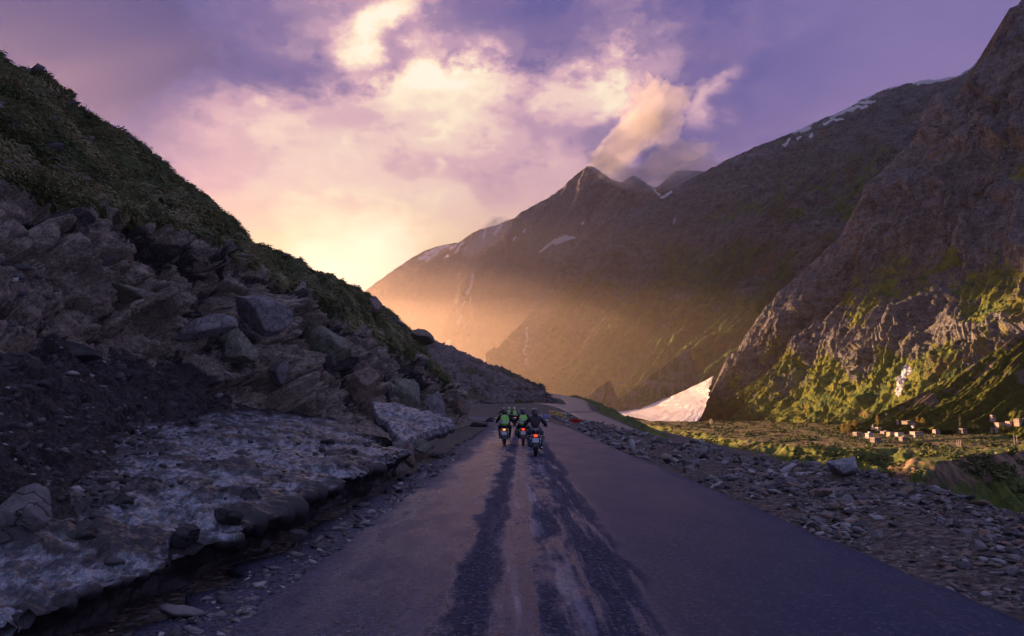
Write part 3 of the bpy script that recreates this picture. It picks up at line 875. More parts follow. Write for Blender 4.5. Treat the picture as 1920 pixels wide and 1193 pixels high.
def rock_mat(name, a, bcol, scale=3.0, bump=.05, strat=0.0):
    m, t, b = mat_new(name)
    pos = t.node('ShaderNodeTexCoord').outputs['Object']
    n1 = t.noise(pos, scale, 9, .65)
    n2 = t.noise(pos, scale * 8, 6, .7)
    crack = t.node('ShaderNodeTexVoronoi', {'Vector': t.vmath('ADD', pos, t.vmath('SCALE', t.noisec(pos, scale, 4), .35)), 'Scale': scale * .9}, feature='DISTANCE_TO_EDGE').outputs['Distance']
    c = t.mix(t.maprange(n1, .33, .66), a, bcol)
    c = t.mix(t.maprange(n2, .5, .75, 0, .5), c, tuple(min(1, x * 1.7) for x in bcol))
    c = t.mix(t.maprange(crack, 0, .035, .75, 0), c, tuple(x * .25 for x in a))
    t.l.new(c, b.inputs['Base Color'])
    b.inputs['Roughness'].default_value = .82
    b.inputs['Specular IOR Level'].default_value = .35
    bp = t.node('ShaderNodeBump', {'Strength': .9, 'Distance': bump})
    t.l.new(t.math('ADD', t.math('ADD', n1, t.math('MULTIPLY', n2, .5)), t.maprange(crack, 0, .04, -.5, 0)), bp.inputs['Height'])
    t.l.new(bp.outputs[0], b.inputs['Normal'])
    return m

rkGrey = rock_mat('grey_boulder', (.17, .15, .15), (.32, .285, .28))
rkPale = rock_mat('pale_boulder', (.26, .25, .27), (.42, .40, .42), 4)
rkBrown = rock_mat('brown_boulder', (.18, .125, .095), (.33, .24, .19))
rkDark = rock_mat('dark_boulder', (.04, .036, .038), (.09, .08, .08))
rkGreen = rock_mat('lichen_boulder', (.16, .155, .115), (.30, .28, .21))

def boulder(name, pos, size, seed, mat, label, group=None, rot=None, flat=1.0, cat='boulder', sub=5, rough=.05, planes=14):
    V = rock_shape(seed, sub, max(planes, 13), 1.0, rough) * np.array(size) * 1.2
    rs = np.random.RandomState(seed)
    M = rot_mat(rs, .25) if rot is None else np.array(Matrix.Rotation(rot[2], 3, 'Z') @ Matrix.Rotation(rot[0], 3, 'X') @ Matrix.Rotation(rot[1], 3, 'Y'))
    V = V @ M.T
    o = mesh_obj(name, V, ICO[sub][1], mat, smooth=True)
    o.location = pos
    set_props(o, label, cat, group)
    return o

def scatter(name, pts, sizes, mats, seed, kind='stuff', flat=(.22, .62), sink=.25):
    """a mass of stones in one object"""
    rs = np.random.RandomState(seed)
    protos = [rock_shape(seed * 7 + k, 2, 10, cut=(.30, .62)) * rs.uniform(.85, 1.15, (len(ICO[2][0]), 1)) for k in range(14)]
    protos_s = [rock_shape(seed * 7 + k, 1, 4, cut=(.35, .65)) * rs.uniform(.7, 1.25, (len(ICO[1][0]), 1)) for k in range(14)]
    big3 = [rock_shape(seed * 11 + k, 3, 14, rough=.16) for k in range(12)]
    Vs, Fs, Ms, off = [], [], [], 0
    for k, (p, s) in enumerate(zip(pts, sizes)):
        hi = s / max(p[1], 2) > .010
        V = (protos if hi else protos_s)[rs.randint(14)]
        top_ = s / max(p[1], 2) > .020
        if top_: V = big3[rs.randint(12)] * 1.3
        sc = s * np.array([rs.uniform(.8, 2.2), rs.uniform(.7, 1.5), rs.uniform(*flat)])
        V = (V * sc) @ rot_mat(rs, .5).T + p + np.array([0, 0, sc[2] * (.5 - sink)])
        F = ICO[3 if top_ else 2 if hi else 1][1] + off
        Vs.append(V); Fs.append(F); off += len(V)
        Ms.append(np.full(len(F), rs.choice(len(mats), p=[m[1] for m in mats])))
    o = mesh_obj(name, np.concatenate(Vs), np.concatenate(Fs), smooth=False)
    for m, _w in mats: o.data.materials.append(m)
    o.data.polygons.foreach_set('material_index', np.concatenate(Ms).astype(np.int32))
    set_props(o, kind=kind)
    return o
def ground_at(x, y):
    return ground_z(np.atleast_1d(np.asarray(x, float)), np.atleast_1d(np.asarray(y, float)))

stA = simple_mat('stone_grey', (.21, .185, .18), .85, var=.4, scale=6)
stB = simple_mat('stone_dark', (.085, .075, .078), .85, var=.4, scale=6)
stC = simple_mat('stone_pale', (.42, .38, .37), .8, var=.3, scale=6)
stD = simple_mat('stone_rust', (.26, .17, .125), .85, var=.35, scale=6)
rs = np.random.RandomState(77)
# right verge
n = 85000
Y = np.exp(rs.uniform(np.log(3.5), np.log(125), n))
X = road_x(Y, 3.9 + np.abs(rs.normal(0, .12, n))) + rs.beta(1.0, 1.15, n) * (5.8 + .02 * Y)
cln = fbm(np.stack([X / 1.6, Y / 2.4, 0 * X], 1), 4, .6, 301)
keep = (near_line(X, Y, RB, 20)[0] > 2.7) & (rs.rand(len(X)) < .12 + .9 * sstep(cln, -.25, .25))
cln = cln[keep]
X, Y = X[keep], Y[keep]
sz = np.clip(.012 * np.exp(rs.normal(-.12, .95, len(X)) + .5 * np.clip(cln, -.5, .8)) * (1 + Y / 30), .007, np.minimum(.26, .011 * Y))
scatter('verge_rubble', np.stack([X, Y, ground_at(X, Y)], 1), sz, [(stA, .4), (stB, .32), (stC, .12), (stD, .16)], 5)
# left gravel strip between the ice and the asphalt
n = 4200
Y = np.exp(rs.uniform(np.log(3.2), np.log(80), n))
X = road_x(Y, -2.35) - np.abs(rs.normal(0, .38, n)) + .2
sz = np.clip(.010 * np.exp(rs.normal(.3, .7, n)) * (1 + Y / 40), .006, .12)
Z = np.maximum(ground_at(X, Y), np.where(X > road_x(Y, -2.75), -.012, -9))
scatter('roadside_gravel', np.stack([X, Y, Z], 1), sz, [(stA, .3), (stB, .6), (stC, .1)], 6)

VERGE = [((1582, 907), 14.6, (.40, .32, .26), rkPale, 'large smooth pale boulder on the gravel verge'),
         ((1400, 893), 19.0, (.22, .2, .17), rkGrey, 'pinkish grey stone on the verge left of the pale boulder'),
         ((1545, 945), 12.4, (.26, .17, .10), rkBrown, 'long brown slab stone lying in front of the pale boulder'),
         ((1712, 930), 11.5, (.15, .12, .10), rkGrey, 'grey rock at the outer verge right of the pale boulder'),
         ((1762, 962), 9.6, (.10, .09, .06), rkPale, 'white flat stone in the dark verge rubble at the right'),
         ((1640, 985), 9.0, (.12, .1, .08), rkGrey, 'grey angular stone in the middle of the right rubble'),
         ((1830, 1000), 7.9, (.12, .1, .1), rkGrey, 'blue grey rock near the right frame edge'),
         ((1230, 822), 40., (.42, .3, .22), rkBrown, 'pinkish brown boulder just beyond the leaning marker post'),
         ((1440, 870), 24., (.36, .30, .24), rkGrey, 'rounded grey rock on the lip of the verge'),
         ((1300, 868), 26.5, (.24, .18, .14), rkBrown, 'brown rock on the verge beside the dark asphalt edge'),
         ((1485, 925), 15.0, (.13, .1, .08), rkPale, 'small white stone left of the brown slab'),
         ((1345, 850), 33., (.34, .26, .22), rkGrey, 'grey block on the far verge below the green mound'),
         ((1890, 1045), 6.9, (.09, .08, .07), rkGrey, 'small grey stone at the lower right verge'),
         ((1100, 800), 62., (.40, .3, .22), rkPale, 'pale stone on the verge next to the pale lower road')]
for i, ((px, py), Y, s, m, lab) in enumerate(VERGE):
    p = at(px, py, Y)
    z = float(ground_at(p[0], Y)[0])
    boulder('boulder', (p[0], Y, z + s[2] * .45), s, 300 + i, m, lab, rot=(.1, .05, i * 1.3), sub=4 if i else 5, planes=9 if i else 7, rough=.05 if i else .03)
# ------------------------------------------------------------------ the near hill on the left
FOOT = [(-4.6, -8, .5), (-4.5, 2, .5), (-4.4, 6.0, .55), (-5.4, 9.5, .6), (-8.6, 16.5, .75), (-8.9, 23, .8), (-7.2, 30, .7), (-5.9, 40, .45), (-5.1, 50, .35), (-4.3, 60, .35), (-4.3, 67, .4), (-9, 74, .6), (-18, 82, .9)]
G1 = [(-8.5, -8, 3.6), (-8.3, 2, 3.4), (-8.3, 7, 3.1), (-9.3, 11.5, 3.2), (-10.7, 18, 3.8), (-10.0, 24, 3.7), (-8.4, 31, 3.2), (-7.0, 41, 2.8), (-6.1, 50.5, 2.5), (-5.2, 60.5, 2.0), (-5.0, 67.5, 1.9), (-10, 75, 2.6), (-20, 84, 3)]
G2 = [(-13, -8, 7.4), (-12.6, 3, 7.0), (-12.4, 9, 6.5), (-12.2, 14, 6.4), (-11.8, 20.5, 6.95), (-10.9, 25.5, 7.0), (-9.7, 31, 6.5), (-8.2, 39, 5.4), (-7.1, 50, 4.8), (-6.0, 60, 3.7), (-6.0, 67.5, 3.4), (-12, 76, 5), (-22, 86, 7)]
G4 = [(-36, -12, 25), (-33, 5, 24), (-31, 16, 22.5), (-28.5, 26, 20.6), (-25.3, 34, 18.6), (-22.2, 40, 16.6), (-17.2, 46, 12.35), (-15.2, 50, 11.5), (-13.1, 54, 10.7), (-11.1, 61, 9.9), (-10.2, 68, 9.2), (-16, 78, 10.5), (-28, 90, 14)]
def between(a, b, f, dz):
    return [tuple(np.array(p) * (1 - f) + np.array(q) * f + np.array([0, 0, dz])) for p, q in zip(a, b)]
G0b = [(x + .3, y, z - 1.2) for x, y, z in FOOT]
G2b = [(x - .9, y + .5, z + .75) for x, y, z in G2]
G3 = between(G2, G4, .5, .35)
G5 = [(x - 9, y + 3, z + 3.0) for x, y, z in G4]
G6 = [(x - 34, y + 8, z + 1.0) for x, y, z in G4]
# u samples: dense where the photograph looks
C_ = crom(np.array(G2), np.linspace(0, 12, 1200))
px_, py_ = proj(C_)
w_ = np.where((C_[:, 1] > 9) & (C_[:, 1] < 76), 1.0, .25)
dist_ = np.clip(np.linalg.norm(np.diff(C_, axis=0), axis=1), .005, None) / np.clip(C_[1:, 1], 7, 40) * w_[1:]
cs_ = np.concatenate([[0], np.cumsum(dist_)])
NU, NV = 1400, 620
tu = np.interp(np.linspace(0, cs_[-1], NU), cs_, np.linspace(0, 12, 1200))
tv = np.interp(np.linspace(0, 1, NV), [0, .05, .24, .44, .50, .72, .92, .97, 1], [0, 1, 2, 3, 4, 5, 6, 7, 8])
H = loft([G0b, FOOT, G1, G2, G2b, G3, G4, G5, G6], tu, tv)
HN = grid_normals(H)
if HN[:, :, 0].mean() < 0: HN = -HN
TV = np.repeat(tv[None], NU, 0)
TU = np.repeat(tu[:, None], NV, 1)
nz1 = fbm(H / 5.0, 4, .5, 201)
nz2 = fbm(H / 1.6, 5, .55, 202)
cliffm = sstep(TV, .9, 1.5) * (1 - sstep(TV + .5 * nz1, 2.95, 3.3))
grassm = sstep(TV + .45 * nz1 + .15 * nz2, 3.0, 3.25)
# a debris apron covers the foot of the near part
debris = (1 - sstep(TV + .35 * nz1, 1.55, 2.2)) * (1 - sstep(TU, 4.6, 5.4))
rockm = cliffm * (1 - debris)
ROTS = np.array(Matrix.Rotation(R(24), 3, 'Y') @ Matrix.Rotation(R(18), 3, 'X'))
Q = H @ ROTS.T
fb, eb = facets(Q / np.array([2.6, 3.0, 1.9]) + .3 * nz1[..., None], 11, .95)
fm, em = facets(Q / np.array([.95, 1.2, .70]) + .2 * nz2[..., None], 12, .9)
fs, es_ = facets(Q / np.array([.33, .40, .24]), 13, .9)
disp = rockm * (1.15 * fb + .60 * fm + .20 * fs - .45 * (1 - sstep(eb, 0, .09)) - .22 * (1 - sstep(em, 0, .10)) - .06 * (1 - sstep(es_, 0, .12)))
disp += rockm * .12 * fbm(Q / np.array([2, 2, .35]), 4, .55, 203)
disp += debris * (.30 * nz1 + .22 * nz2 + .12 * fs + .10 * np.clip(fm, 0, 1))
tuft = fbm(H @ np.array(Matrix.Rotation(R(-35), 3, 'X')).T / np.array([.9, .8, .45]), 4, .55, 204)
disp += grassm * (.35 * nz1 + .26 * tuft + .12 * np.abs(fbm(H / .35, 3, .5, 205)))
disp += .55 * np.exp(-((TV + .3 * nz1 - 3.25) / .22) ** 2) * sstep(TU, 2, 4)      # turf lip hanging over the rock
disp += .6 * nz1 * sstep(TV, 3.6, 5) * (1 - .6 * sstep(TV, 5.6, 6))
disp *= sstep(TV, .0, .8)
H = H + HN * disp[..., None]
# fade the rear part under the ground
matH = land_mat('hill_rock_and_turf', (.19, .148, .12), (.46, .37, .29), (.06, .07, .026), (.14, .14, .05), 2.6, .10, soil=(.060, .050, .048), grit=.8, strata=.9)
hill = mesh_obj('hillside', H.reshape(-1, 3), grid_faces(NU, NV), matH, smooth=False)
set_props(hill, kind='structure')
add_attr(hill, 'grass', grassm)
add_attr(hill, 'snow', np.zeros_like(grassm))
soilm = np.clip(debris * .9 + (1 - sstep(em, 0, .1)) * .25 * rockm + .55 * np.exp(-((TV + .3 * nz1 - 2.85) / .18) ** 2), 0, 1) * (1 - grassm)
soilm = np.maximum(soilm, rockm * sstep(nz1, .12, .5) * .62)
add_attr(hill, 'soil', soilm)

# turf: drooping blades grown on the grassy part
HN2 = grid_normals(H)
if HN2[:, :, 0].mean() < 0: HN2 = -HN2
hp, hq = proj(H)
cell = np.linalg.norm(np.cross(np.gradient(H, axis=0), np.gradient(H, axis=1)), axis=-1)
vis = (grassm > .5) * (.12 + .88 * sstep(fbm(H / 2.4, 4, .55, 209), -.22, .12)) * ((H[..., 1] > 8) & (hp > -120) & (hp < 1000) & (TV < 6.3))
prob = (cell * vis / np.clip(H[..., 1], 14, 80) ** 1.1).ravel()
prob /= prob.sum()
rs = np.random.RandomState(9)
NB = 150000
idx = rs.choice(prob.size, NB, p=prob)
base = H.reshape(-1, 3)[idx] + rs.normal(0, .05, (NB, 3))
nn = HN2.reshape(-1, 3)[idx]
ln = rs.uniform(.10, .30, NB)[:, None] * (0.8 + .5 * np.clip(perlin(base / 1.3, 3), -.6, 1))[:, None]
down = np.array([.75, .15, -.65])
comb = np.stack([perlin(base / 1.7, 5), perlin(base / 1.7, 6), 0 * ln[:, 0]], 1) * 1.1
tipd = nn * .55 + down * .75 + comb + rs.normal(0, .22, (NB, 3))
tipd /= np.linalg.norm(tipd, axis=1)[:, None]
mid = base + (nn * .8 + tipd * .5) * ln * .5
tip = mid + (tipd + np.array([0, 0, -.35])) * ln * .6
side = np.cross(tipd, nn)
side /= np.linalg.norm(side, axis=1)[:, None] + 1e-6
wd = (.010 + .00045 * base[:, 1:2]) * rs.uniform(.7, 1.4, (NB, 1))
GV = np.stack([base - side * wd, base + side * wd, mid + side * wd * .7, mid - side * wd * .7, tip + side * wd * .15, tip - side * wd * .15], 1).reshape(-1, 3)
ii = np.arange(NB) * 6
GF = np.concatenate([np.stack([ii, ii + 1, ii + 2, ii + 3], 1), np.stack([ii + 3, ii + 2, ii + 4, ii + 5], 1)])
matT, t, b = mat_new('hill_turf')
pos = t.node('ShaderNodeTexCoord').outputs['Object']
c = t.mix(t.maprange(t.noise(pos, .5, 5), .38, .62), (.11, .125, .05), (.42, .33, .17))
c = t.mix(t.maprange(t.noise(pos, 9, 4), .4, .65, 0, .7), c, (.21, .23, .10))
t.l.new(c, b.inputs['Base Color'])
b.inputs['Roughness'].default_value = .75
b.inputs['Specular IOR Level'].default_value = .3
gr = mesh_obj('hill_grass', GV, GF, matT)
set_props(gr, kind='stuff')

# ------------------------------------------------------------------ rubble hill behind the bend
nu, nv = 520, 300
RR = np.array([at(560, 600, 215), at(700, 620, 205), at(760, 632, 200), at(800, 645, 196), at(850, 668, 192), at(900, 690, 188), at(960, 716, 184), at(1005, 734, 180), at(1030, 744, 172), at(1042, 752, 164), at(1046, 766, 156)])
RFt = np.array([(-70, 150, 2.5), (-46, 140, 1.6), (-36, 141, 1.6), (-28, 143, 1.7), (-18, 149, 2.0), (-9, 153, 2.4), (0, 155.5, 2.7), (6, 155, 2.7), (10, 150, 2.5), (11, 146, 2.2), (11.5, 143, 2.0)])
tu2 = np.linspace(0, 10, nu)
Bk = RR + np.array([-6, 45, 4])
Bk2 = RR + np.array([-10, 110, -22])
P2 = loft([list(RFt - [0, 0, 2.0]), list(RFt), list(RFt * .55 + RR * .45 - [0, 0, .4]), list(RR), list(Bk), list(Bk2)], tu2, np.interp(np.linspace(0, 1, nv), [0, .05, .45, .85, .93, 1], range(6)))
N2 = grid_normals(P2)
if N2[:, :, 1].mean() > 0: N2 = -N2
f1, e1 = facets(P2 / 2.4, 31, .9)
f2, e2 = facets(P2 / .9, 32, .9)
P2 = P2 + N2 * (.7 * f1 + .38 * f2 + 1.0 * fbm(P2 / 9, 5, .55, 33))[..., None]
matQ = land_mat('rubble_slope_ground', (.11, .085, .075), (.28, .22, .195), (.07, .08, .026), (.14, .13, .04), 7, .3, soil=(.13, .08, .06))
o = mesh_obj('rubble_slope', P2.reshape(-1, 3), grid_faces(nu, nv), matQ)
set_props(o, kind='structure')
add_attr(o, 'grass', sstep(fbm(P2 / 14, 4, .5, 35), .05, .5) * .45 + .1)
add_attr(o, 'snow', np.zeros((nu, nv)))
add_attr(o, 'soil', .38 + .3 * fbm(P2 / 6, 3, .5, 36))
sel = np.random.RandomState(3).choice(nu * nv, 2600, replace=False)
pts = P2.reshape(-1, 3)[sel]
pts = pts[(pts[:, 1] < 200) & (pts[:, 2] > 1.5)]
scatter('slope_rubble', pts, np.clip(.22 * np.exp(np.random.RandomState(4).normal(0, .55, len(pts))), .1, 1.1), [(stA, .45), (stB, .2), (stD, .35)], 8)
sel = np.random.RandomState(13).choice(H[..., 0].size, 4000, replace=False, p=prob)
pts = H.reshape(-1, 3)[sel]
scatter('turf_stones', pts[:900], np.clip(.10 * np.exp(np.random.RandomState(14).normal(0, .6, 900)), .05, .5), [(stA, .6), (stB, .2), (stD, .2)], 19)

# ------------------------------------------------------------------ boulders of the hill
def hbould(px, py, Y, s, m, seed, label, rot=(0, 0, 0), name='boulder', planes=12, rough=.05):
    p = at(px, py, Y) + np.array([-.25, .1, -.1]) * max(s) * (Y < 45)
    return boulder(name, tuple(p), s, seed, m, label, rot=rot, planes=planes, rough=rough)
hbould(212, 250, 37.0, (2.7, 1.7, 1.35), rkGrey, 401, 'layered grey outcrop on the grassy skyline, highest on the left hill', (.1, .55, .4), name='rock_outcrop')
hbould(577, 545, 47, (.8, 1.0, .95), rkDark, 402, 'dark upright rock in the turf left of the crest boulders', (0, .5, .4))
hbould(632, 547, 50, (1.0, 1.1, .62), rkBrown, 403, 'brown slab boulder at the crest just left of the large round one', (.1, .35, .3))
hbould(694, 571, 52, (1.5, 1.2, .85), rkBrown, 404, 'large cracked boulder jutting from the crest against the pink haze', (.05, .30, .5), planes=16)
hbould(742, 605, 56, (1.3, .9, .35), rkGrey, 405, 'low flat rock on the crest right below the large boulder', (.0, .5, .5))
hbould(790, 633, 60, (1.2, .9, .62), rkBrown, 406, 'rough brown rock on the crest at the right end of the turf', (.0, .5, .5))
hbould(497, 572, 24.3, (1.02, .75, .80), rkGrey, 411, 'big pale block wedged under the turf lip of the cliff', (.25, .35, .5), planes=7)
hbould(392, 612, 21.0, (.85, .6, .40), rkGrey, 412, 'wedge shaped block with a pale top in the middle of the cliff', (.1, -.25, .5), planes=8)
hbould(226, 540, 18.2, (.80, .6, .38), rkGreen, 413, 'flat block with a pale top under the upper left turf', (.1, .3, .5), planes=8)
hbould(448, 640, 22.8, (.75, .6, .85), rkGreen, 414, 'olive boulder below the big pale block', (.0, .2, .5), planes=8)
hbould(530, 690, 26.0, (.55, .5, .55), rkGrey, 415, 'grey block at the right of the olive boulder', (.3, .1, .2))
hbould(110, 655, 14.8, (.85, .55, .30), rkDark, 416, 'dark overhanging slab in the left part of the cliff', (.0, .15, .5), planes=8)
hbould(195, 480, 17.2, (.34, .3, .3), rkGrey, 417, 'small grey rock below the turf at the upper left')
hbould(95, 470, 15.6, (.34, .3, .26), rkGrey, 418, 'small pale rock in dark soil at the far left below the turf')
hbould(620, 640, 30.0, (1.1, .8, 1.0), rkGreen, 419, 'tall cracked rock face block in the centre of the cliff', (.1, .2, .4), planes=9)
hbould(690, 715, 33.0, (1.0, .8, 1.2), rkBrown, 420, 'red brown rock buttress above the dark snow cave', (.0, .1, .3), planes=10)
hbould(770, 735, 39.0, (1.1, .9, 1.35), rkGreen, 421, 'smooth pale upright slab at the right end of the cliff', (.0, -.15, .3), planes=8)
hbould(738, 745, 36.5, (.42, .6, 1.25), rkDark, 422, 'narrow dark pillar left of the smooth upright slab', (.0, -.2, .3), planes=9)
hbould(815, 758, 46.0, (1.0, .9, 1.1), rkGrey, 423, 'grey rock foot at the roadside end of the cliff', (.0, -.25, .3), planes=10)
hbould(858, 765, 57.0, (.7, .9, .8), rkBrown, 424, 'brown rock where the cliff meets the road bend', (.0, -.25, .3))
hbould(918, 790, 75.0, (.55, .5, .42), rkDark, 425, 'dark rock standing in the wet road bend ahead of the left rider')
hbould(893, 797, 60.0, (.8, .5, .3), rkDark, 426, 'low dark rock pile at the edge of the wet bend')

# ------------------------------------------------------------------ dirty ice bank along the road
def icebank(name, sts, NUi, NVi, seed, label, cat='snow bank'):
    """stations: (Y, x_road, lip_z, x_back, z_back)"""
    S = np.array(sts, float)
    def base_pt(s):
        Yb, xr, lz, xb, zb = s
        return [(xr - .30, Yb, -.30), (xr - .34, Yb, .02), (xr - .20, Yb, lz * .55), (xr + .05, Yb, lz * .88), (xr - .12, Yb, lz), (xr - .45, Yb, lz + .06), (xr + (xb - xr) * .5, Yb, (lz + zb) / 2 + .05), (xb, Yb, zb), (xb - 1.2, Yb, zb + .15), (xb - 2.4, Yb, zb - .4)]
    G = list(zip(*[base_pt(s) for s in S]))
    tu = np.linspace(0, len(S) - 1, NUi)
    w = np.clip(crom(S[:, [0, 1, 2]], tu)[:, 0], 3, 50)
    cs = np.concatenate([[0], np.cumsum(1 / w[1:] * np.abs(np.diff(w)) + 1e-4)])
    tu = np.interp(np.linspace(0, cs[-1], NUi), cs, tu)
    tv = np.interp(np.linspace(0, 1, NVi), [0, .06, .16, .26, .32, .42, .70, .92, .97, 1], range(10))
    P = loft([list(g) for g in G], tu, tv)
    N = grid_normals(P)
    if N[..., 2].mean() < 0: N = -N
    n1 = fbm(P / 1.3, 4, .5, seed)
    n2 = fbm(P / .34, 4, .55, seed + 1)
    cup = np.abs(fbm(P / np.array([.16, .22, .3]), 3, .55, seed + 2))
    T = np.repeat(tv[None], NUi, 0)
    topm = sstep(T, 3.6, 4.6)
    flut = ridged(np.stack([P[..., 1] / .22, P[..., 0] / 2, P[..., 2] / 1.2], -1), 3, .5, seed + 5)
    d = .15 * n1 + .05 * n2 + topm * (.03 - .045 * cup) + (1 - topm) * sstep(T, .8, 1.6) * .05 * (flut - 1)
    d *= sstep(T, .2, 1.0)
    P = P + N * d[..., None]
    P[..., 0] += .22 * (1 - topm) * fbm(np.stack([P[..., 1] / 1.1, 0 * n1, 0 * n1], -1), 4, .55, seed + 6)
    o = mesh_obj(name, P.reshape(-1, 3), grid_faces(NUi, NVi), matI, smooth=True)
    dirt = .12 + .62 * sstep(n1, -.15, .4) + .45 * sstep(fbm(P / .6, 4, .6, seed + 9), 0, .5) + (1 - sstep(T, 2.4, 3.6)) * .75 + sstep(T, 6.3, 7.4) * .5 + .55 * sstep(-P[..., 0], 3.7, 4.6) * (1 - sstep(P[..., 1], 8.5, 11)) + .25 * (1 - sstep(P[..., 1], 4, 9))  # patchy dirt and debris; front face, back and near end darker
    add_attr(o, 'dirt', np.clip(dirt, 0, 1))
    set_props(o, label, cat)
    return o, P
matI, t, b = mat_new('dirty_ice')
pos = t.node('ShaderNodeTexCoord').outputs['Object']
a1 = t.noise(pos, 2.2, 8, .65)
a2 = t.noise(t.map(pos, rot=(0, 0, .5), sc=(1, .45, 1)), 7, 7, .72)
a3 = t.noise(pos, 55, 4, .7)
ice = t.mix(t.maprange(a2, .40, .62), (.050, .052, .062), (.27, .275, .31))
ice = t.mix(t.math('MULTIPLY', t.maprange(a3, .50, .66, 0, .9), t.maprange(a2, .42, .60)), ice, (.70, .71, .76))
dm = t.maprange(t.math('ADD', t.attr('dirt'), t.math('MULTIPLY', t.math('SUBTRACT', a1, .5), 1.3)), .38, .85)
c = t.mix(dm, ice, t.mix(a3, (.018, .015, .016), (.06, .052, .052)))
t.l.new(c, b.inputs['Base Color'])
b.inputs['Roughness'].default_value = .42
b.inputs['Specular IOR Level'].default_value = .5
bp = t.node('ShaderNodeBump', {'Strength': .6, 'Distance': .02})
t.l.new(t.math('ADD', a2, t.math('MULTIPLY', a3, .5)), bp.inputs['Height'])
t.l.new(bp.outputs[0], b.inputs['Normal'])
ice1, IP = icebank('snow_bank', [(-6, -3.2, .34, -5, .5), (0, -3.15, .34, -5, .5), (2.5, -3.1, .34, -4.9, .52), (4, -3.0, .35, -4.8, .55), (6, -2.88, .38, -4.9, .6), (8, -2.75, .46, -5.4, .7), (10.5, -2.75, .5, -6.6, .85),
                    (13, -2.7, .52, -8.0, 1.0), (15.5, -2.65, .55, -9.0, 1.15), (17.5, -2.65, .55, -9.4, 1.3), (18.4, -2.9, .45, -9.4, 1.3), (18.9, -3.6, .25, -9.4, 1.2)], 800, 330, 500,
                    'long bank of dirty grey old snow with an undercut edge along the road')
ice2, IP2 = icebank('snow_bank', [(18.6, -4.6, .3, -9.4, 1.2), (20, -4.4, .5, -9.2, 1.4), (23, -4.3, .5, -8.8, 1.5), (26, -4.5, .4, -8.4, 1.4), (29, -5, .3, -7.5, 1.1), (31, -6, .1, -7, .5)], 260, 160, 520,
                    'pink lit back part of the old snow running up to the foot of the cliff')
# tilted snow slab resting over a hollow
bm = bmesh.new()
top = [at(698, 752, 26.5), at(740, 757, 26.8), at(800, 768, 26.4), at(850, 788, 25.6), at(838, 800, 24.6), at(800, 812, 23.0), at(762, 826, 21.2), at(744, 818, 21.0), at(728, 796, 22.6), at(704, 778, 24.5)]
cen = np.mean(top, 0)
def slab_mesh(top, thick, seed, n=70):
    """thick plate whose outline follows the given points"""
    top = np.array(top)
    k = len(top)
    C = crom(np.vstack([top, top[:1]]), np.linspace(0, k, n * 4, endpoint=False))
    cen = top.mean(0)
    rings = []
    for f in np.linspace(.02, .97, 34): rings.append(cen + (C - cen) * f)
    for a in np.linspace(0, math.pi, 14):
        rings.append(cen + (C - cen) * (.97 + .05 * math.sin(a)) - np.array([0, 0, thick * (1 - math.cos(a)) / 2]))
    for f in np.linspace(.97, .02, 14): rings.append(cen + (C - cen) * f - np.array([0, 0, thick * (1 + .8 * (f < .8) * 0)]))
    P = np.array(rings)
    P = np.concatenate([P, P[:, :1]], 1)
    P[..., 2] += .10 * fbm(P / .8, 4, .5, seed) + .04 * fbm(P / .2, 3, .5, seed + 1)
    return P
SPn = slab_mesh(top, .30, 540)
o = mesh_obj('snow_slab', SPn.reshape(-1, 3), grid_faces(SPn.shape[0], SPn.shape[1]), matI, smooth=True)
add_attr(o, 'dirt', np.clip(.22 + .6 * (np.arange(SPn.shape[0])[:, None] > 40) + .5 * sstep(fbm(SPn / .5, 3, .5, 7), .1, .6), 0, 1) * np.ones(SPn.shape[:2]))  # patchy dirt; lower edge and underside also darker
set_props(o, 'tilted pinkish slab of old snow bridging a dark hollow at the cliff foot', 'snow slab')
hbould(757, 842, 19.0, (.30, .25, .36), rkGrey, 431, 'squat grey stone propping the snow slab', planes=8)
hbould(776, 848, 18.6, (.20, .14, .56), rkBrown, 432, 'thin upright brown slab leaning at the end of the snow bank', (.0, -.25, .5), planes=8)
hbould(800, 838, 19.8, (.32, .25, .28), rkGreen, 433, 'olive brown stone under the right corner of the snow slab', planes=10)
hbould(820, 852, 19.6, (.22, .2, .12), rkDark, 434, 'dark low stone at the asphalt edge beside the brown slab')

hbould(56, 962, 5.75, (.275, .24, .235), rkGrey, 441, 'big rounded grey boulder on the near end of the snow bank', (.0, .1, .4), planes=10, rough=.03)
LUMPS = [((560, 1002), 6.6, (.10, .09, .06), 'dark clod lying at the foot of the ice edge'),
         ((470, 935), 8.2, (.17, .14, .11), 'largest dark clod on the snow near its edge'),
         ((350, 1000), 6.4, (.22, .17, .12), 'wide dark mound of dirt on the near snow lip'),
         ((420, 968), 7.2, (.16, .13, .11), 'dark clod between the dirt mound and the largest clod'),
         ((160, 1003), 5.6, (.10, .08, .06), 'dark wet stone right of the big grey boulder'),
         ((352, 930), 8.4, (.14, .12, .10), 'dark lump in the middle of the debris on the snow'),
         ((353, 895), 10.2, (.13, .11, .09), 'dark rock at the left end of the clean snow'),
         ((422, 888), 11.2, (.075, .07, .055), 'small dark stone, left one of a close pair on clean snow'),
         ((443, 887), 11.3, (.10, .08, .06), 'small dark stone, right one of a close pair on clean snow'),
         ((523, 881), 12.2, (.075, .07, .055), 'small dark stone alone on the clean snow right of the pair'),
         ((560, 895), 11.4, (.08, .07, .05), 'flat dark stone on the clean snow towards the ice edge'),
         ((280, 905), 9.2, (.12, .1, .09), 'dark stone in the debris left of the clean snow'),
         ((230, 940), 7.4, (.12, .1, .09), 'dark stone above the near snow patch'),
         ((410, 915), 9.4, (.10, .08, .06), 'dark stone below the pair of small stones')]
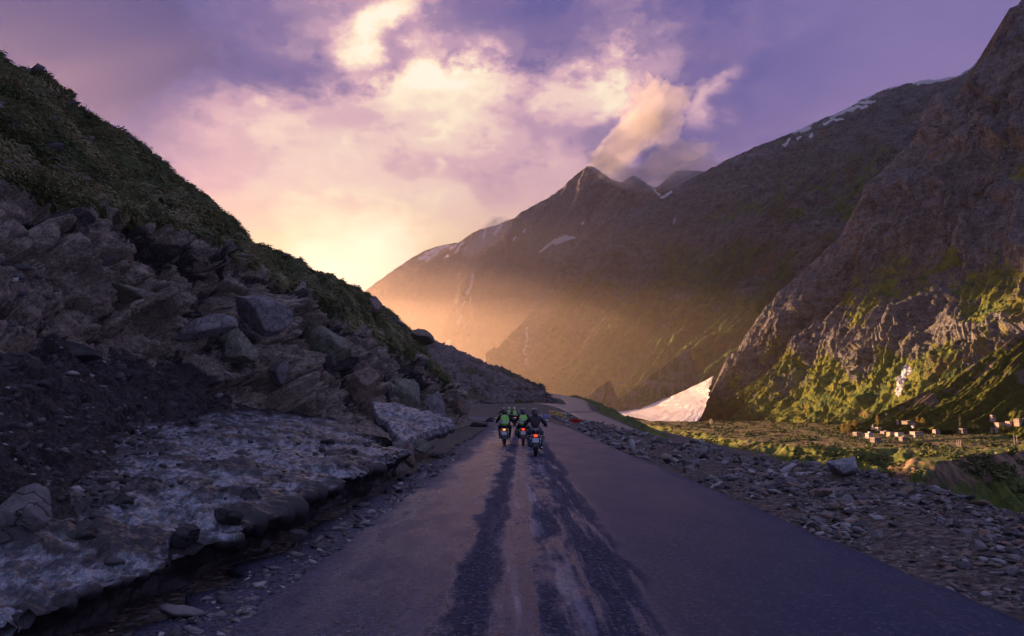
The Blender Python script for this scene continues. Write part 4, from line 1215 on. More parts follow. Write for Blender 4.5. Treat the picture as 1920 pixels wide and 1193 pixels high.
for i, ((px, py), Y, s, lab) in enumerate(LUMPS):
    p = at(px, py, Y)
    boulder('stone', tuple(p + np.array([0, 0, 0])), s, 450 + i, rkDark, lab, cat='stone', sub=4, planes=12, rough=.10, rot=(.1, .1, i))
# loose debris strewn over the snow and at the foot of the cliff
from mathutils.bvhtree import BVHTree
def drop(P, step=1):
    nu_, nv_ = P.shape[:2]
    Pc = P[::step, ::step]
    return BVHTree.FromPolygons([tuple(v) for v in Pc.reshape(-1, 3)], grid_faces(Pc.shape[0], Pc.shape[1]).tolist())
bvI, bvH = drop(IP, 3), drop(H[:, :NV // 2], 3)
rs = np.random.RandomState(15)
pts = []
for k in range(11000):
    y = math.exp(rs.uniform(math.log(3), math.log(27)))
    x = rs.uniform(-10.5, -2.9)
    dens = sstep(np.array(-x), 3.3, 5.2) if y < 9 else sstep(np.array(-x), 4 + (y - 9) * .45, 6.5 + (y - 9) * .45)
    if rs.rand() > .08 + .92 * float(dens): continue
    hs = [h[0].z for h in (bvI.ray_cast(Vector((x, y, 12)), Vector((0, 0, -1))), bvH.ray_cast(Vector((x, y, 12)), Vector((0, 0, -1)))) if h[0]]
    if hs and max(hs) < 4.5: pts.append((x, y, max(hs)))
pts = np.array(pts)
scatter('debris', pts, np.clip(.012 * np.exp(rs.normal(.2, .75, len(pts))) * (1 + pts[:, 1] / 12), .006, .012 * np.clip(pts[:, 1], 5, 14)), [(stA, .16), (stB, .78), (stC, .06)], 18, flat=(.45, .9))
# ------------------------------------------------------------------ placing things where a line of sight meets the land
bvF = BVHTree.FromPolygons([tuple(v) for v in FANP[::2, ::2].reshape(-1, 3)], grid_faces(*FANP[::2, ::2].shape[:2]).tolist())
def hit(px, py, fan=True):
    Ys = np.geomspace(420, 9000, 1500)
    D = at(px, py, 1.0) - np.array([0, 0, EYE])
    P = np.array([0, 0, EYE]) + D[None] * Ys[:, None]
    g = ground_z(P[:, 0], P[:, 1])
    below = np.nonzero(P[:, 2] < g)[0]
    i = below[0] if len(below) else len(Ys) - 1
    Y = Ys[i]
    if i > 0 and len(below):
        a, b = P[i - 1, 2] - g[i - 1], P[i, 2] - g[i]
        Y = Ys[i - 1] + (Ys[i] - Ys[i - 1]) * a / (a - b)
    if fan:
        h = bvF.ray_cast(Vector((0, 0, EYE)), Vector(D).normalized())
        if h[0] and h[0].y < Y: Y = h[0].y
    return np.array([0, 0, EYE]) + D * Y

def empty(name, loc, rz=0, label=None, cat=None, group=None):
    o = bpy.data.objects.new(name, None)
    COL.objects.link(o)
    o.location = loc
    o.rotation_euler = (0, 0, rz)
    return set_props(o, label, cat, group)

class MB:
    """collects shapes into one mesh"""
    def __init__(s): s.V, s.F = [], []
    def add(s, V, F):
        o = len(s.V)
        s.V += [tuple(v) for v in V]
        s.F += [[i + o for i in f] for f in F]
        return s
    def box(s, c, d, rot=None, bev=0.0):
        x, y, z = d[0] / 2, d[1] / 2, d[2] / 2
        if bev:
            b = bev
            V = []
            for sz, zz, k in ((-1, -z, b), (-1, -z + b, 0), (1, z - b, 0), (1, z, b)):
                for sx, sy in ((-1, -1), (1, -1), (1, 1), (-1, 1)):
                    V.append((sx * (x - k), sy * (y - k), zz))
            F = [(3, 2, 1, 0), (12, 13, 14, 15)]
            for r in range(3):
                for k in range(4):
                    F.append((r * 4 + k, r * 4 + (k + 1) % 4, r * 4 + 4 + (k + 1) % 4, r * 4 + 4 + k))
        else:
            V = [(sx * x, sy * y, sz * z) for sz in (-1, 1) for sx, sy in ((-1, -1), (1, -1), (1, 1), (-1, 1))]
            F = [(3, 2, 1, 0), (4, 5, 6, 7), (0, 1, 5, 4), (1, 2, 6, 5), (2, 3, 7, 6), (3, 0, 4, 7)]
        V = np.array(V)
        if rot is not None:
            V = V @ np.array(Matrix.Rotation(rot[2], 3, 'Z') @ Matrix.Rotation(rot[1], 3, 'Y') @ Matrix.Rotation(rot[0], 3, 'X')).T
        return s.add(V + np.array(c), F)
    def pod(s, c, d, e=2.6, nu=16, nv=10, rot=None, shear=0):
        """superellipsoid"""
        u = np.linspace(0, 2 * math.pi, nu, endpoint=False)
        v = np.linspace(-math.pi / 2, math.pi / 2, nv)
        sp = lambda w, p: np.sign(w) * np.abs(w) ** (2 / p)
        V = np.array([(d[0] / 2 * sp(math.cos(b), e) * sp(math.cos(a), e), d[1] / 2 * sp(math.cos(b), e) * sp(math.sin(a), e), d[2] / 2 * sp(math.sin(b), e)) for b in v for a in u])
        if rot is not None:
            V = V @ np.array(Matrix.Rotation(rot[2], 3, 'Z') @ Matrix.Rotation(rot[1], 3, 'Y') @ Matrix.Rotation(rot[0], 3, 'X')).T
        F = [(i * nu + j, i * nu + (j + 1) % nu, (i + 1) * nu + (j + 1) % nu, (i + 1) * nu + j) for i in range(nv - 1) for j in range(nu)]
        return s.add(V + np.array(c), F)
    def tube(s, pts, r, n=10, cap=True):
        pts = np.array(pts, float)
        r = np.full(len(pts), r) if np.isscalar(r) else np.array(r, float)
        T = np.gradient(pts, axis=0)
        T /= np.linalg.norm(T, axis=1)[:, None] + 1e-9
        ref = np.array([0, 0, 1.0]) if abs(T[:, 2]).mean() < .8 else np.array([0, 1.0, 0])
        V = []
        for p, t, q in zip(pts, T, r):
            a = np.cross(t, ref); a /= np.linalg.norm(a) + 1e-9
            b = np.cross(t, a)
            for k in range(n):
                w = 2 * math.pi * k / n
                V.append(p + q * (a * math.cos(w) + b * math.sin(w)))
        m = len(pts)
        F = [(i * n + j, i * n + (j + 1) % n, (i + 1) * n + (j + 1) % n, (i + 1) * n + j) for i in range(m - 1) for j in range(n)]
        if cap: F += [tuple(range(n))[::-1], tuple(range((m - 1) * n, m * n))]
        return s.add(V, F)
    def torus(s, c, Rr, r, n=28, m=10, wide=1.0):
        V, F = [], []
        for i in range(n):
            a = 2 * math.pi * i / n
            for j in range(m):
                b = 2 * math.pi * j / m
                q = Rr + r * math.cos(b)
                V.append((c[0] + r * wide * math.sin(b), c[1] + q * math.cos(a), c[2] + q * math.sin(a)))
        for i in range(n):
            for j in range(m):
                F.append((i * m + j, ((i + 1) % n) * m + j, ((i + 1) % n) * m + (j + 1) % m, i * m + (j + 1) % m))
        return s.add(V, F)
    def build(s, name, mat, parent=None, smooth=True):
        return mesh_obj(name, s.V, s.F, mat, parent, smooth)

# ------------------------------------------------------------------ motorcycles and riders
M_rub = simple_mat('tyre_rubber', (.02, .02, .022), .8)
M_blk = simple_mat('black_paint', (.025, .022, .024), .28, coat=.6)
M_fab = simple_mat('black_cloth', (.030, .027, .030), .85, var=.3)
M_chr = simple_mat('chrome', (.55, .53, .52), .22, 1.0, var=.1)
M_eng = simple_mat('cast_engine', (.16, .15, .15), .42, .8)
M_leather = simple_mat('seat_leather', (.03, .025, .024), .5)
M_maroon = simple_mat('maroon_paint', (.16, .02, .02), .3, coat=.6)
M_red = simple_mat('tail_lens', (.6, .02, .01), .3, emis=(1, .06, .02), es=.4)
M_orange = simple_mat('lit_tail_lens', (.7, .2, .05), .3, emis=(1, .30, .10), es=.4)
M_amber = simple_mat('amber_lens', (.7, .25, .03), .3)
M_plate = simple_mat('plate_white', (.75, .74, .76), .5, var=.05)
M_vest = simple_mat('hi_vis_cloth', (.36, .86, .07), .7, var=.18, scale=6)
M_strip = simple_mat('reflective_strip', (.62, .66, .60), .35, var=.1)
M_jac = simple_mat('dark_jacket', (.045, .030, .034), .7, var=.35, scale=8)
M_trA = simple_mat('grey_trousers', (.12, .12, .16), .85, var=.3, scale=8)
M_trB = simple_mat('black_trousers', (.03, .03, .035), .85, var=.3, scale=8)
M_skin = simple_mat('skin', (.42, .25, .18), .6, var=.1)
M_helm = simple_mat('helmet_shell', (.05, .045, .055), .22, coat=1.0)
M_helmp = simple_mat('purple_helmet_shell', (.07, .04, .10), .22, coat=1.0)
M_helmy = simple_mat('pale_helmet_shell', (.55, .60, .30), .25, coat=1.0)
M_visor = simple_mat('visor', (.02, .02, .03), .08)
M_canvas = simple_mat('canvas_bag', (.10, .09, .075), .9, var=.3, scale=9)

def motorcycle(label, loc, rz, lean=0.0, paint=M_blk, lamp=M_red, guards=False, bags=False):
    b = empty('motorcycle', loc, rz, label, 'motorcycle', 'motorcycles riding away along the road')
    b.rotation_euler = (0, lean, rz)
    for y, r, w in ((-.70, .31, 1.25), (.72, .32, .95)):
        wh = MB().tube([(-.09, y, r), (.09, y, r)], .055, 14).build('wheel', M_chr, b)
        MB().torus((0, y, r), r - .052, .052, 32, 10, w).build('tyre', M_rub, wh)
        q = MB().torus((0, y, r), r - .105, .014, 32, 8, 1.8)
        for k in range(18):
            a = k * math.pi / 9
            q.tube([((-1) ** k * .035, y + .04 * math.cos(a + .3), r + .04 * math.sin(a + .3)), (0, y + (r - .11) * math.cos(a), r + (r - .11) * math.sin(a))], .004, 5)
        q.build('rim', M_chr, wh)
    f = MB()
    f.tube([(0, .50, .92), (0, .36, .52), (0, .22, .26), (0, -.12, .24), (0, -.30, .34), (0, -.30, .62)], .024)
    for sx in (-1, 1):
        f.tube([(sx * .05, .46, .84), (sx * .10, .10, .72), (sx * .13, -.30, .66), (sx * .14, -.82, .72)], .016)
        f.tube([(sx * .09, -.28, .34), (sx * .10, -.70, .31)], .020)
        f.tube([(sx * .13, -.30, .66), (sx * .12, -.55, .42), (sx * .10, -.70, .31)], .013)
    f.build('frame', M_blk, b)
    e = MB().pod((0, .06, .37), (.30, .46, .26), 4).pod((0, .16, .56), (.18, .22, .26), 5, rot=(-.25, 0, 0))
    for k in range(6): e.box((0, .17 - k * .008, .47 + k * .035), (.25, .26, .010), (-.25, 0, 0))
    e.pod((.15, -.02, .36), (.10, .30, .22), 2.6).pod((-.15, .02, .36), (.10, .34, .22), 2.6)
    e.build('engine', M_eng, b)
    MB().pod((0, .20, .84), (.30, .58, .24), 2.5, 24, 14, rot=(.08, 0, 0)).build('fuel_tank', paint, b)
    MB().pod((0, -.22, .80), (.28, .42, .11), 3, 20, 10).pod((0, -.60, .84), (.25, .40, .11), 3, 20, 10).build('seat', M_leather, b)
    for sx in (-1, 1):
        MB().pod((sx * .155, -.30, .56), (.07, .34, .24), 3).build('side_cover', paint, b)
        MB().tube([(sx * .155, -.66, .34), (sx * .155, -.52, .68)], [.030, .030]).tube([(sx * .155, -.60, .48), (sx * .155, -.53, .66)], .042).build('shock_absorber', M_chr, b)
    rf = MB()
    pts = [(0, -.70 + .375 * math.cos(a), .31 + .375 * math.sin(a)) for a in np.linspace(R(60), R(205), 12)]
    for p, q in zip(pts[:-1], pts[1:]):
        p, q = np.array(p), np.array(q)
        rf.add([p + [-.085, 0, 0], p + [.085, 0, 0], q + [.085, 0, 0], q + [-.085, 0, 0], p * 1 + [-.085, 0, .012], p + [.085, 0, .012], q + [.085, 0, .012], q + [-.085, 0, .012]],
               [(0, 1, 2, 3), (7, 6, 5, 4), (0, 4, 5, 1), (1, 5, 6, 2), (2, 6, 7, 3), (3, 7, 4, 0)])
    rf.build('rear_fender', paint, b, False)
    ff = MB()
    pts = [(0, .72 + .365 * math.cos(a), .32 + .365 * math.sin(a)) for a in np.linspace(R(20), R(150), 10)]
    for p, q in zip(pts[:-1], pts[1:]):
        p, q = np.array(p), np.array(q)
        ff.add([p + [-.06, 0, 0], p + [.06, 0, 0], q + [.06, 0, 0], q + [-.06, 0, 0], p + [-.06, 0, .01], p + [.06, 0, .01], q + [.06, 0, .01], q + [-.06, 0, .01]],
               [(0, 1, 2, 3), (7, 6, 5, 4), (0, 4, 5, 1), (1, 5, 6, 2), (2, 6, 7, 3), (3, 7, 4, 0)])
    ff.build('front_fender', paint, b, False)
    for sx in (-1, 1):
        MB().tube([(sx * .085, .72, .32), (sx * .085, .61, .62), (sx * .085, .50, .95)], [.026, .026, .020]).build('fork', M_chr, b)
    MB().tube([(-.40, .22, .98), (-.30, .34, 1.01), (-.12, .46, .99), (.12, .46, .99), (.30, .34, 1.01), (.40, .22, .98)], .013).build('handlebar', M_chr, b)
    for sx in (-1, 1):
        MB().tube([(sx * .42, .19, .975), (sx * .32, .31, 1.005)], .020).build('grip', M_rub, b)
        mr = MB().tube([(sx * .30, .34, 1.01), (sx * .36, .33, 1.12), (sx * .40, .31, 1.16)], .007).build('mirror', M_blk, b)
        MB().pod((sx * .42, .31, 1.18), (.12, .03, .085), 2.4).build('mirror_glass', M_chr, mr)
        MB().pod((sx * .17, -.88, .66), (.06, .07, .06), 2.2).tube([(sx * .08, -.86, .66), (sx * .16, -.87, .66)], .008).build('turn_signal', M_amber, b)
        MB().tube([(sx * .14, .02, .30), (sx * .27, .02, .29)], .016).build('foot_peg', M_rub, b)
    MB().pod((0, .60, .86), (.19, .16, .19), 2.2).build('headlight', M_chr, b)
    tl = MB().pod((0, -.96, .70), (.15, .08, .10), 3).build('tail_light_housing', M_blk, b)
    MB().pod((0, -1.0, .70), (.13, .04, .085), 3).build('tail_light', lamp, tl)
    MB().box((0, -1.03, .55), (.22, .012, .15), (-.12, 0, 0), .002).build('licence_plate', M_plate, b, False)
    MB().tube([(.10, .30, .44), (.16, .34, .24), (.18, .10, .20), (.19, -.40, .24), (.20, -.95, .30)], [.022, .022, .024, .045, .045], 12).build('exhaust', M_chr, b)
    if guards:
        for sx in (-1, 1):
            g = MB()
            g.tube([(sx * .14, -.42, .70), (sx * .30, -.48, .66), (sx * .31, -.86, .60), (sx * .29, -.84, .38), (sx * .28, -.46, .36), (sx * .14, -.40, .34)], .012)
            g.build('crash_guard', M_chr, b)
            MB().tube([(sx * .06, .42, .62), (sx * .32, .40, .60), (sx * .33, .34, .36), (sx * .08, .30, .28)], .014).build('leg_guard', M_chr, b)
        g = MB()
        g.tube([(-.31, -.86, .60), (-.29, -.92, .70), (.29, -.92, .70), (.31, -.86, .60)], .012)
        g.tube([(-.14, -.80, .88), (-.14, -1.0, .92), (.14, -1.0, .92), (.14, -.80, .88)], .011)
        g.tube([(0, -.92, .70), (0, -1.0, .92)], .011)
        g.build('rear_rack', M_chr, b)
    if bags:
        for sx in (-1, 1):
            MB().pod((sx * .29, -.66, .56), (.18, .42, .30), 4).build('saddle_bag', M_canvas, b)
    return b

def skin_mesh(name, nodes, edges, mat, parent, sub=2):
    """nodes: name -> (x, y, z, rx, ry); the first node is the root"""
    ks = list(nodes)
    me = bpy.data.meshes.new(name)
    me.from_pydata([nodes[k][:3] for k in ks], [(ks.index(a), ks.index(b_)) for a, b_ in edges], [])
    me.materials.append(mat)
    o = bpy.data.objects.new(name, me)
    COL.objects.link(o)
    o.parent = parent
    sk = o.modifiers.new('skin', 'SKIN')
    sk.use_smooth_shade = True
    for i, k in enumerate(ks):
        v = me.skin_vertices[0].data[i]
        n = nodes[k]
        v.radius = (n[3], n[4] if len(n) > 4 else n[3])
        v.use_root = (i == 0)
    s = o.modifiers.new('sub', 'SUBSURF')
    s.levels = s.render_levels = sub
    return o

def rider(label, loc, rz, jacket, trousers, helmet, vest=False, lean=0.0, turn=0.0, elbow=0.0):
    """a seated rider, origin on the road under the machine; hips on the seat, hands on the grips, feet on the pegs"""
    N = {'pel': (0, -.30, .90, .10, .09), 'sp': (0, -.27, 1.05, .095, .075), 'ch': (0, -.20, 1.22, .12, .085), 'nk': (0, -.13, 1.36, .05), 'hb': (0, -.10, 1.43, .07), 'hd': (0, -.075, 1.50, .082, .092)}
    E = [('pel', 'sp'), ('sp', 'ch'), ('ch', 'nk'), ('nk', 'hb'), ('hb', 'hd')]
    for s, t in ((-1, 'l'), (1, 'r')):
        N.update({'s' + t: (s * .18, -.17, 1.27, .055), 'e' + t: (s * (.35 + elbow), -.02, 1.06, .040), 'w' + t: (s * .375, .17, 1.01, .027),
                  'p' + t: (s * .372, .215, 1.005, .030, .022),
                  'h' + t: (s * .10, -.26, .87, .085), 'k' + t: (s * .245, .10, .78, .058), 'a' + t: (s * .205, -.10, .36, .040), 'o' + t: (s * .225, .09, .31, .036)})
        E += [('ch', 's' + t), ('s' + t, 'e' + t), ('e' + t, 'w' + t), ('w' + t, 'p' + t), ('pel', 'h' + t), ('h' + t, 'k' + t), ('k' + t, 'a' + t), ('a' + t, 'o' + t)]
    p = skin_mesh('person', N, E, M_skin, None)
    p.location = loc
    p.rotation_euler = (0, lean, rz)
    set_props(p, label, 'person', 'riders on the motorcycles')
    g = lambda k, f=1.0, a=.012: N[k][:3] + tuple((q + a) * f for q in (N[k][3], N[k][-1] if len(N[k]) > 4 else N[k][3]))
    J = {k: g(k, 1.12, .018) for k in ('ch', 'sp', 'sl', 'sr', 'el', 'er', 'wl', 'wr')}
    J['hem'] = (0, -.30, .93, .155, .12)
    J['col'] = (0, -.135, 1.345, .068)
    J['sp'] = (0, -.27, 1.06, .150, .112)
    J['ch'] = (0, -.20, 1.20, .165, .115)
    skin_mesh('jacket', {k: J[k] for k in ('ch', 'sp', 'hem', 'col', 'sl', 'el', 'wl', 'sr', 'er', 'wr')},
              [('ch', 'sp'), ('sp', 'hem'), ('ch', 'col'), ('ch', 'sl'), ('sl', 'el'), ('el', 'wl'), ('ch', 'sr'), ('sr', 'er'), ('er', 'wr')], jacket, p)
    Tn = {'pel': (0, -.31, .885, .15, .115)}
    Tn.update({k: g(k, 1.1, .018) for k in ('hl', 'kl', 'al', 'hr', 'kr', 'ar')})
    skin_mesh('trousers', Tn, [('pel', 'hl'), ('hl', 'kl'), ('kl', 'al'), ('pel', 'hr'), ('hr', 'kr'), ('kr', 'ar')], trousers, p)
    for s, t in ((-1, 'l'), (1, 'r')):
        skin_mesh('boot', {'a': (s * .207, -.11, .44, .056), 'b': (s * .206, -.11, .345, .052), 'h': (s * .206, -.15, .315, .045), 't': (s * .228, .12, .300, .042, .036)}, [('a', 'b'), ('b', 'h'), ('b', 't')], M_rub, p)
        G = {'w': (s * .375, .16, 1.012, .033), 'p': (s * .372, .215, 1.008, .036, .024)}
        Ed = [('w', 'p')]
        for k, dx in enumerate((-.030, -.010, .010, .029)):            # four fingers curled over the grip
            q = .036 + .006 * (k in (1, 2))
            G['m%d' % k] = (s * .372 + dx, .215 + q, 1.012, .0095)
            G['n%d' % k] = (s * .372 + dx, .215 + q + .022, .988, .009)
            G['q%d' % k] = (s * .372 + dx, .215 + q + .004, .966, .0085)
            Ed += [('p', 'm%d' % k), ('m%d' % k, 'n%d' % k), ('n%d' % k, 'q%d' % k)]
        G['t0'] = (s * .372 - s * .040, .205, .990, .011)
        G['t1'] = (s * .372 - s * .034, .240, .968, .010)
        Ed += [('w', 't0'), ('t0', 't1')]
        skin_mesh('glove', G, Ed, M_rub, p, 1)
    hm = MB().pod((0, -.075, 1.505), (.25, .31, .275), 2.15, 24, 16, rot=(-.10, 0, turn)).pod((0, -.115, 1.445), (.225, .24, .16), 2.6, 20, 10, rot=(0, 0, turn)).build('helmet', helmet, p)
    MB().pod((0 - .03 * turn, .045, 1.50), (.19, .08, .11), 2.6, rot=(0, 0, turn)).build('visor', M_visor, hm)
    if vest:
        rings = [(.90, -.315, .185, .150), (.98, -.295, .188, .148), (1.06, -.275, .190, .146), (1.14, -.245, .196, .146), (1.22, -.205, .204, .140), (1.29, -.175, .190, .120), (1.335, -.155, .13, .095)]
        n = 28
        V = [(rx * np.sign(math.cos(a)) * abs(math.cos(a)) ** .8, cy + ry * math.sin(a), z) for z, cy, rx, ry in rings for a in np.linspace(0, 2 * math.pi, n, endpoint=False)]
        F = [(i * n + j, i * n + (j + 1) % n, (i + 1) * n + (j + 1) % n, (i + 1) * n + j) for i in range(len(rings) - 1) for j in range(n)]
        vo = mesh_obj('vest', V, F, M_vest, p, True)
        so = vo.modifiers.new('thick', 'SOLIDIFY'); so.thickness = .008
        def bandm(z0, z1):
            o_ = []
            for z in (z0, z1):
                cy, rx, ry = (np.interp(z, [r[0] for r in rings], [r[k] for r in rings]) for k in (1, 2, 3))
                o_ += [((rx + .006) * np.sign(math.cos(a)) * abs(math.cos(a)) ** .8, cy + (ry + .006) * math.sin(a), z) for a in np.linspace(0, 2 * math.pi, n, endpoint=False)]
            return o_, [(j, (j + 1) % n, n + (j + 1) % n, n + j) for j in range(n)]
        st_ = MB()
        for z in (.965, 1.06): st_.add(*bandm(z, z + .045))
        for sx in (-1, 1): st_.tube([(sx * .115, -.432, 1.08), (sx * .12, -.395, 1.16), (sx * .12, -.345, 1.235), (sx * .11, -.285, 1.30), (sx * .10, -.20, 1.335)], [.020, .021, .021, .020, .018], 6)
        so = st_.build('reflective_stripe', M_strip, vo)
    return p

zroad = lambda Y: float(np.interp(Y, RM[:, 1], RM[:, 2]))
def bike_at(px, Y): return (at(px, 800, Y)[0], Y, zroad(Y) + .004)
for px, Y, paint, lamp, gd, bg, bl, jk, tr, hm, ve, rl, tn in (
    (1003.5, 24.6, M_blk, M_red, True, False, 'black motorcycle with chrome guards and a white rear plate, nearest on the right', M_jac, M_trA, M_helm, False, 'rider in plain dark jacket and grey trousers on the nearest motorcycle', .25),
    (946.5, 31.2, M_blk, M_orange, False, False, 'black motorcycle with an orange glowing tail lamp, alone on the left', M_fab, M_trB, M_helm, True, 'rider in green hi-vis vest alone on the left motorcycle', 0),
    (981, 31.5, M_maroon, M_red, False, True, 'motorcycle with saddle bags half hidden behind the nearest rider', M_fab, M_trB, M_helmp, True, 'rider in hi-vis vest with purple helmet half hidden behind the nearest rider', -.2),
    (964.5, 62, M_maroon, M_red, False, True, 'farthest right motorcycle of the distant trio with a red tail lamp', M_fab, M_trB, M_helmy, True, 'distant rider in pale green vest on the right of the trio', 0),
    (954, 66, M_blk, M_red, False, False, 'distant middle motorcycle of the trio near the bend', M_fab, M_trB, M_helmy, True, 'distant rider in pale green vest in the middle of the trio', 0),
    (943.5, 64, M_blk, M_red, False, True, 'distant motorcycle on the left of the trio near the bend', M_fab, M_trB, M_helm, False, 'distant rider all in black on the left of the trio', 0)):
    loc = bike_at(px, Y)
    rz = -HEAD + (.12 if Y > 50 else 0)
    motorcycle(bl, loc, rz, 0, paint, lamp, gd, bg)
    rider(rl, loc, rz, jk, tr, hm, ve, 0, tn, .03 if px > 1000 else 0)

# ------------------------------------------------------------------ roadside furniture
M_conc = simple_mat('whitewashed_concrete', (.52, .49, .48), .85, var=.25, scale=9)
def marker(name, p, h, w, tilt, label, cat, group=None, mat=M_conc):
    m = MB()
    m.tube([(0, 0, -.1), (0, 0, h * .55), (0, 0, h * .93), (0, 0, h)], [w * .55, w * .5, w * .47, w * .30], 12)
    o = m.build(name, mat)
    o.location = p
    o.rotation_euler = (0, tilt, 0)
    return set_props(o, label, cat, group)
p = at(1187, 842, 27.0)
marker('marker_post', (p[0], 27.0, float(ground_at(p[0], 27.0)[0])), .47, .20, -.10, 'leaning white concrete marker post on the right verge', 'marker post')
rs = np.random.RandomState(21)
POSTS = [q + ' from the left' for q in 'first second third fourth fifth sixth seventh eighth ninth tenth eleventh twelfth thirteenth fourteenth fifteenth last'.split()]
for i, px in enumerate([1003, 1010, 1015, 1020, 1024, 1029, 1033, 1038, 1043, 1046, 1051, 1054, 1058, 1061, 1065, 1068]):
    py = 771 - (px - 1003) * .06 + rs.uniform(-1, 1)
    Y = 112 + (px - 1003) * .12
    x = at(px, py, Y)[0]
    marker('edge_stone', (x, Y, float(ground_at(x, Y)[0])), .55 + rs.uniform(-.1, .15), .20, rs.uniform(-.1, .1), POSTS[i] + ' of the white posts along the bend', 'edge marker', 'white posts along the outside of the bend')
def barrier(px0, py0, px1, py1, Y, h, mat, label, name='fallen_barrier'):
    a, b_ = at(px0, py0, Y), at(px1, py1, Y * .97)
    root = empty(name, tuple((a + b_) / 2 - [0, 0, h]), 0, label, 'barrier')
    c = (a + b_) / 2 - [0, 0, h]
    v = b_ - a
    m = MB()
    for k in range(2): m.tube([a - c - [0, 0, k * h * .45], (a + b_) / 2 - c + [0, 0, .05 - k * h * .45], b_ - c - [0, 0, k * h * .45]], h * .13, 8)
    m.build('rail', mat, root)
    for f in (.06, .5, .94):
        q = a + v * f - c
        MB().tube([q - [0, 0, h * 1.0], q + [0, 0, h * .1]], h * .08, 8).build('leg', mat, root)
M_yel = simple_mat('yellow_paint', (.70, .50, .05), .5)
M_rdp = simple_mat('red_paint', (.62, .03, .03), .45, var=.2)
M_blu = simple_mat('blue_tarp', (.06, .09, .42), .55, var=.3, scale=3)
barrier(1030, 771, 1062, 778, 92, .7, M_yel, 'bent yellow barrier rail lying across the shoulder before the pale road')
root = MB()
p = at(1081, 789, 66)
z0 = float(ground_at(p[0], 66)[0])
root.box((0, 0, .26), (1.15, .07, .34), (.45, .16, .45), .02).box((.1, .26, .10), (1.15, .06, .3), (-.9, .10, .45), .02)
o = root.build('red_board', M_rdp, None, False)
o.location = (p[0], 66, z0)
set_props(o, 'red warning board toppled on the shoulder beside the road', 'sign board')
nx, ny = 40, 24
gx, gy = np.meshgrid(np.linspace(-1, 1, nx), np.linspace(-.6, .6, ny), indexing='ij')
gz = .32 * np.exp(-(gx ** 2 * 1.4 + gy ** 2 * 4)) + .06 * fbm(np.stack([gx * 2, gy * 2, gx * 0], -1), 3, .5, 3)
p = at(1022, 776, 104)
o = mesh_obj('tarpaulin', np.stack([gx, gy, gz], -1).reshape(-1, 3), grid_faces(nx, ny), M_blu, smooth=True)
o.location = (p[0], 104, float(ground_at(p[0], 104)[0]) + .06)
set_props(o, 'crumpled blue tarpaulin at the roadside before the bend', 'tarpaulin')

# ------------------------------------------------------------------ village on the terrace
M_wl = [simple_mat('lime_wall', (.56, .53, .53), .9, var=.2, scale=.3), simple_mat('mud_wall', (.33, .28, .25), .9, var=.25, scale=.3), simple_mat('pink_wall', (.44, .34, .33), .9, var=.2, scale=.3), simple_mat('stone_wall', (.24, .21, .20), .9, var=.35, scale=.8), simple_mat('yellow_wall', (.52, .44, .32), .9, var=.2, scale=.3)]
M_roof = simple_mat('earth_roof', (.36, .29, .26), .9, var=.3, scale=.4)
M_win = simple_mat('dark_window', (.03, .025, .025), .3)
M_wood = simple_mat('weathered_wood', (.16, .10, .07), .8, var=.3)
HOUSES = [(1608, 818, 18, 8, 1, 1, 'low cream house with flat roof at the left end of the village'),
          (1630, 822, 15, 10, 0, 2, 'pale two storey house next to the leftmost low one'),
          (1642, 829, 21, 9, 3, 1, 'dark front house standing lowest in the village cluster'),
          (1648, 808, 13, 7, 4, 1, 'yellow lit house just right of the white stupa'),
          (1660, 814, 18, 5, 1, 1, 'low mud house with wide roof in the middle of the cluster'),
          (1670, 819, 15, 9, 4, 2, 'yellow lit two storey house in the middle of the cluster'),
          (1686, 819, 15, 8, 0, 2, 'pale house right of the yellow two storey one'),
          (1694, 826, 17, 7, 3, 1, 'dark stone house at the lower right of the main cluster'),
          (1719, 819, 24, 10, 2, 2, 'long pink two storey house with two rows of windows'),
          (1713, 799, 10, 5, 0, 1, 'small white hut alone above the pink house'),
          (1738, 811, 24, 10, 0, 2, 'largest white two storey house behind the pink one'),
          (1756, 815, 14, 10, 2, 2, 'orange pink house between the white and the grey house'),
          (1770, 813, 13, 9, 3, 1, 'grey flat house right of the orange pink one'),
          (1786, 812, 17, 8, 1, 1, 'brown mud house before the last dark shed of the row'),
          (1806, 811, 20, 8, 3, 1, 'long dark shed at the right end of the main row'),
          (1875, 803, 18, 11, 2, 2, 'two storey pinkish house on the slope at the right'),
          (1861, 808, 8, 5, 1, 1, 'tiny annex below the two storey slope house'),
          (1894, 796, 17, 6, 2, 1, 'low pink house right of the slope house'),
          (1911, 793, 20, 8, 1, 2, 'brown house at the right frame edge'),
          (1704, 793, 26, 3.5, 3, 1, 'long low stable above the village'),
          (1684, 793, 7, 5, 2, 1, 'tiny hut left of the long stable'),
          (1861, 785, 11, 7, 2, 1, 'small pink house high on the green slope')]
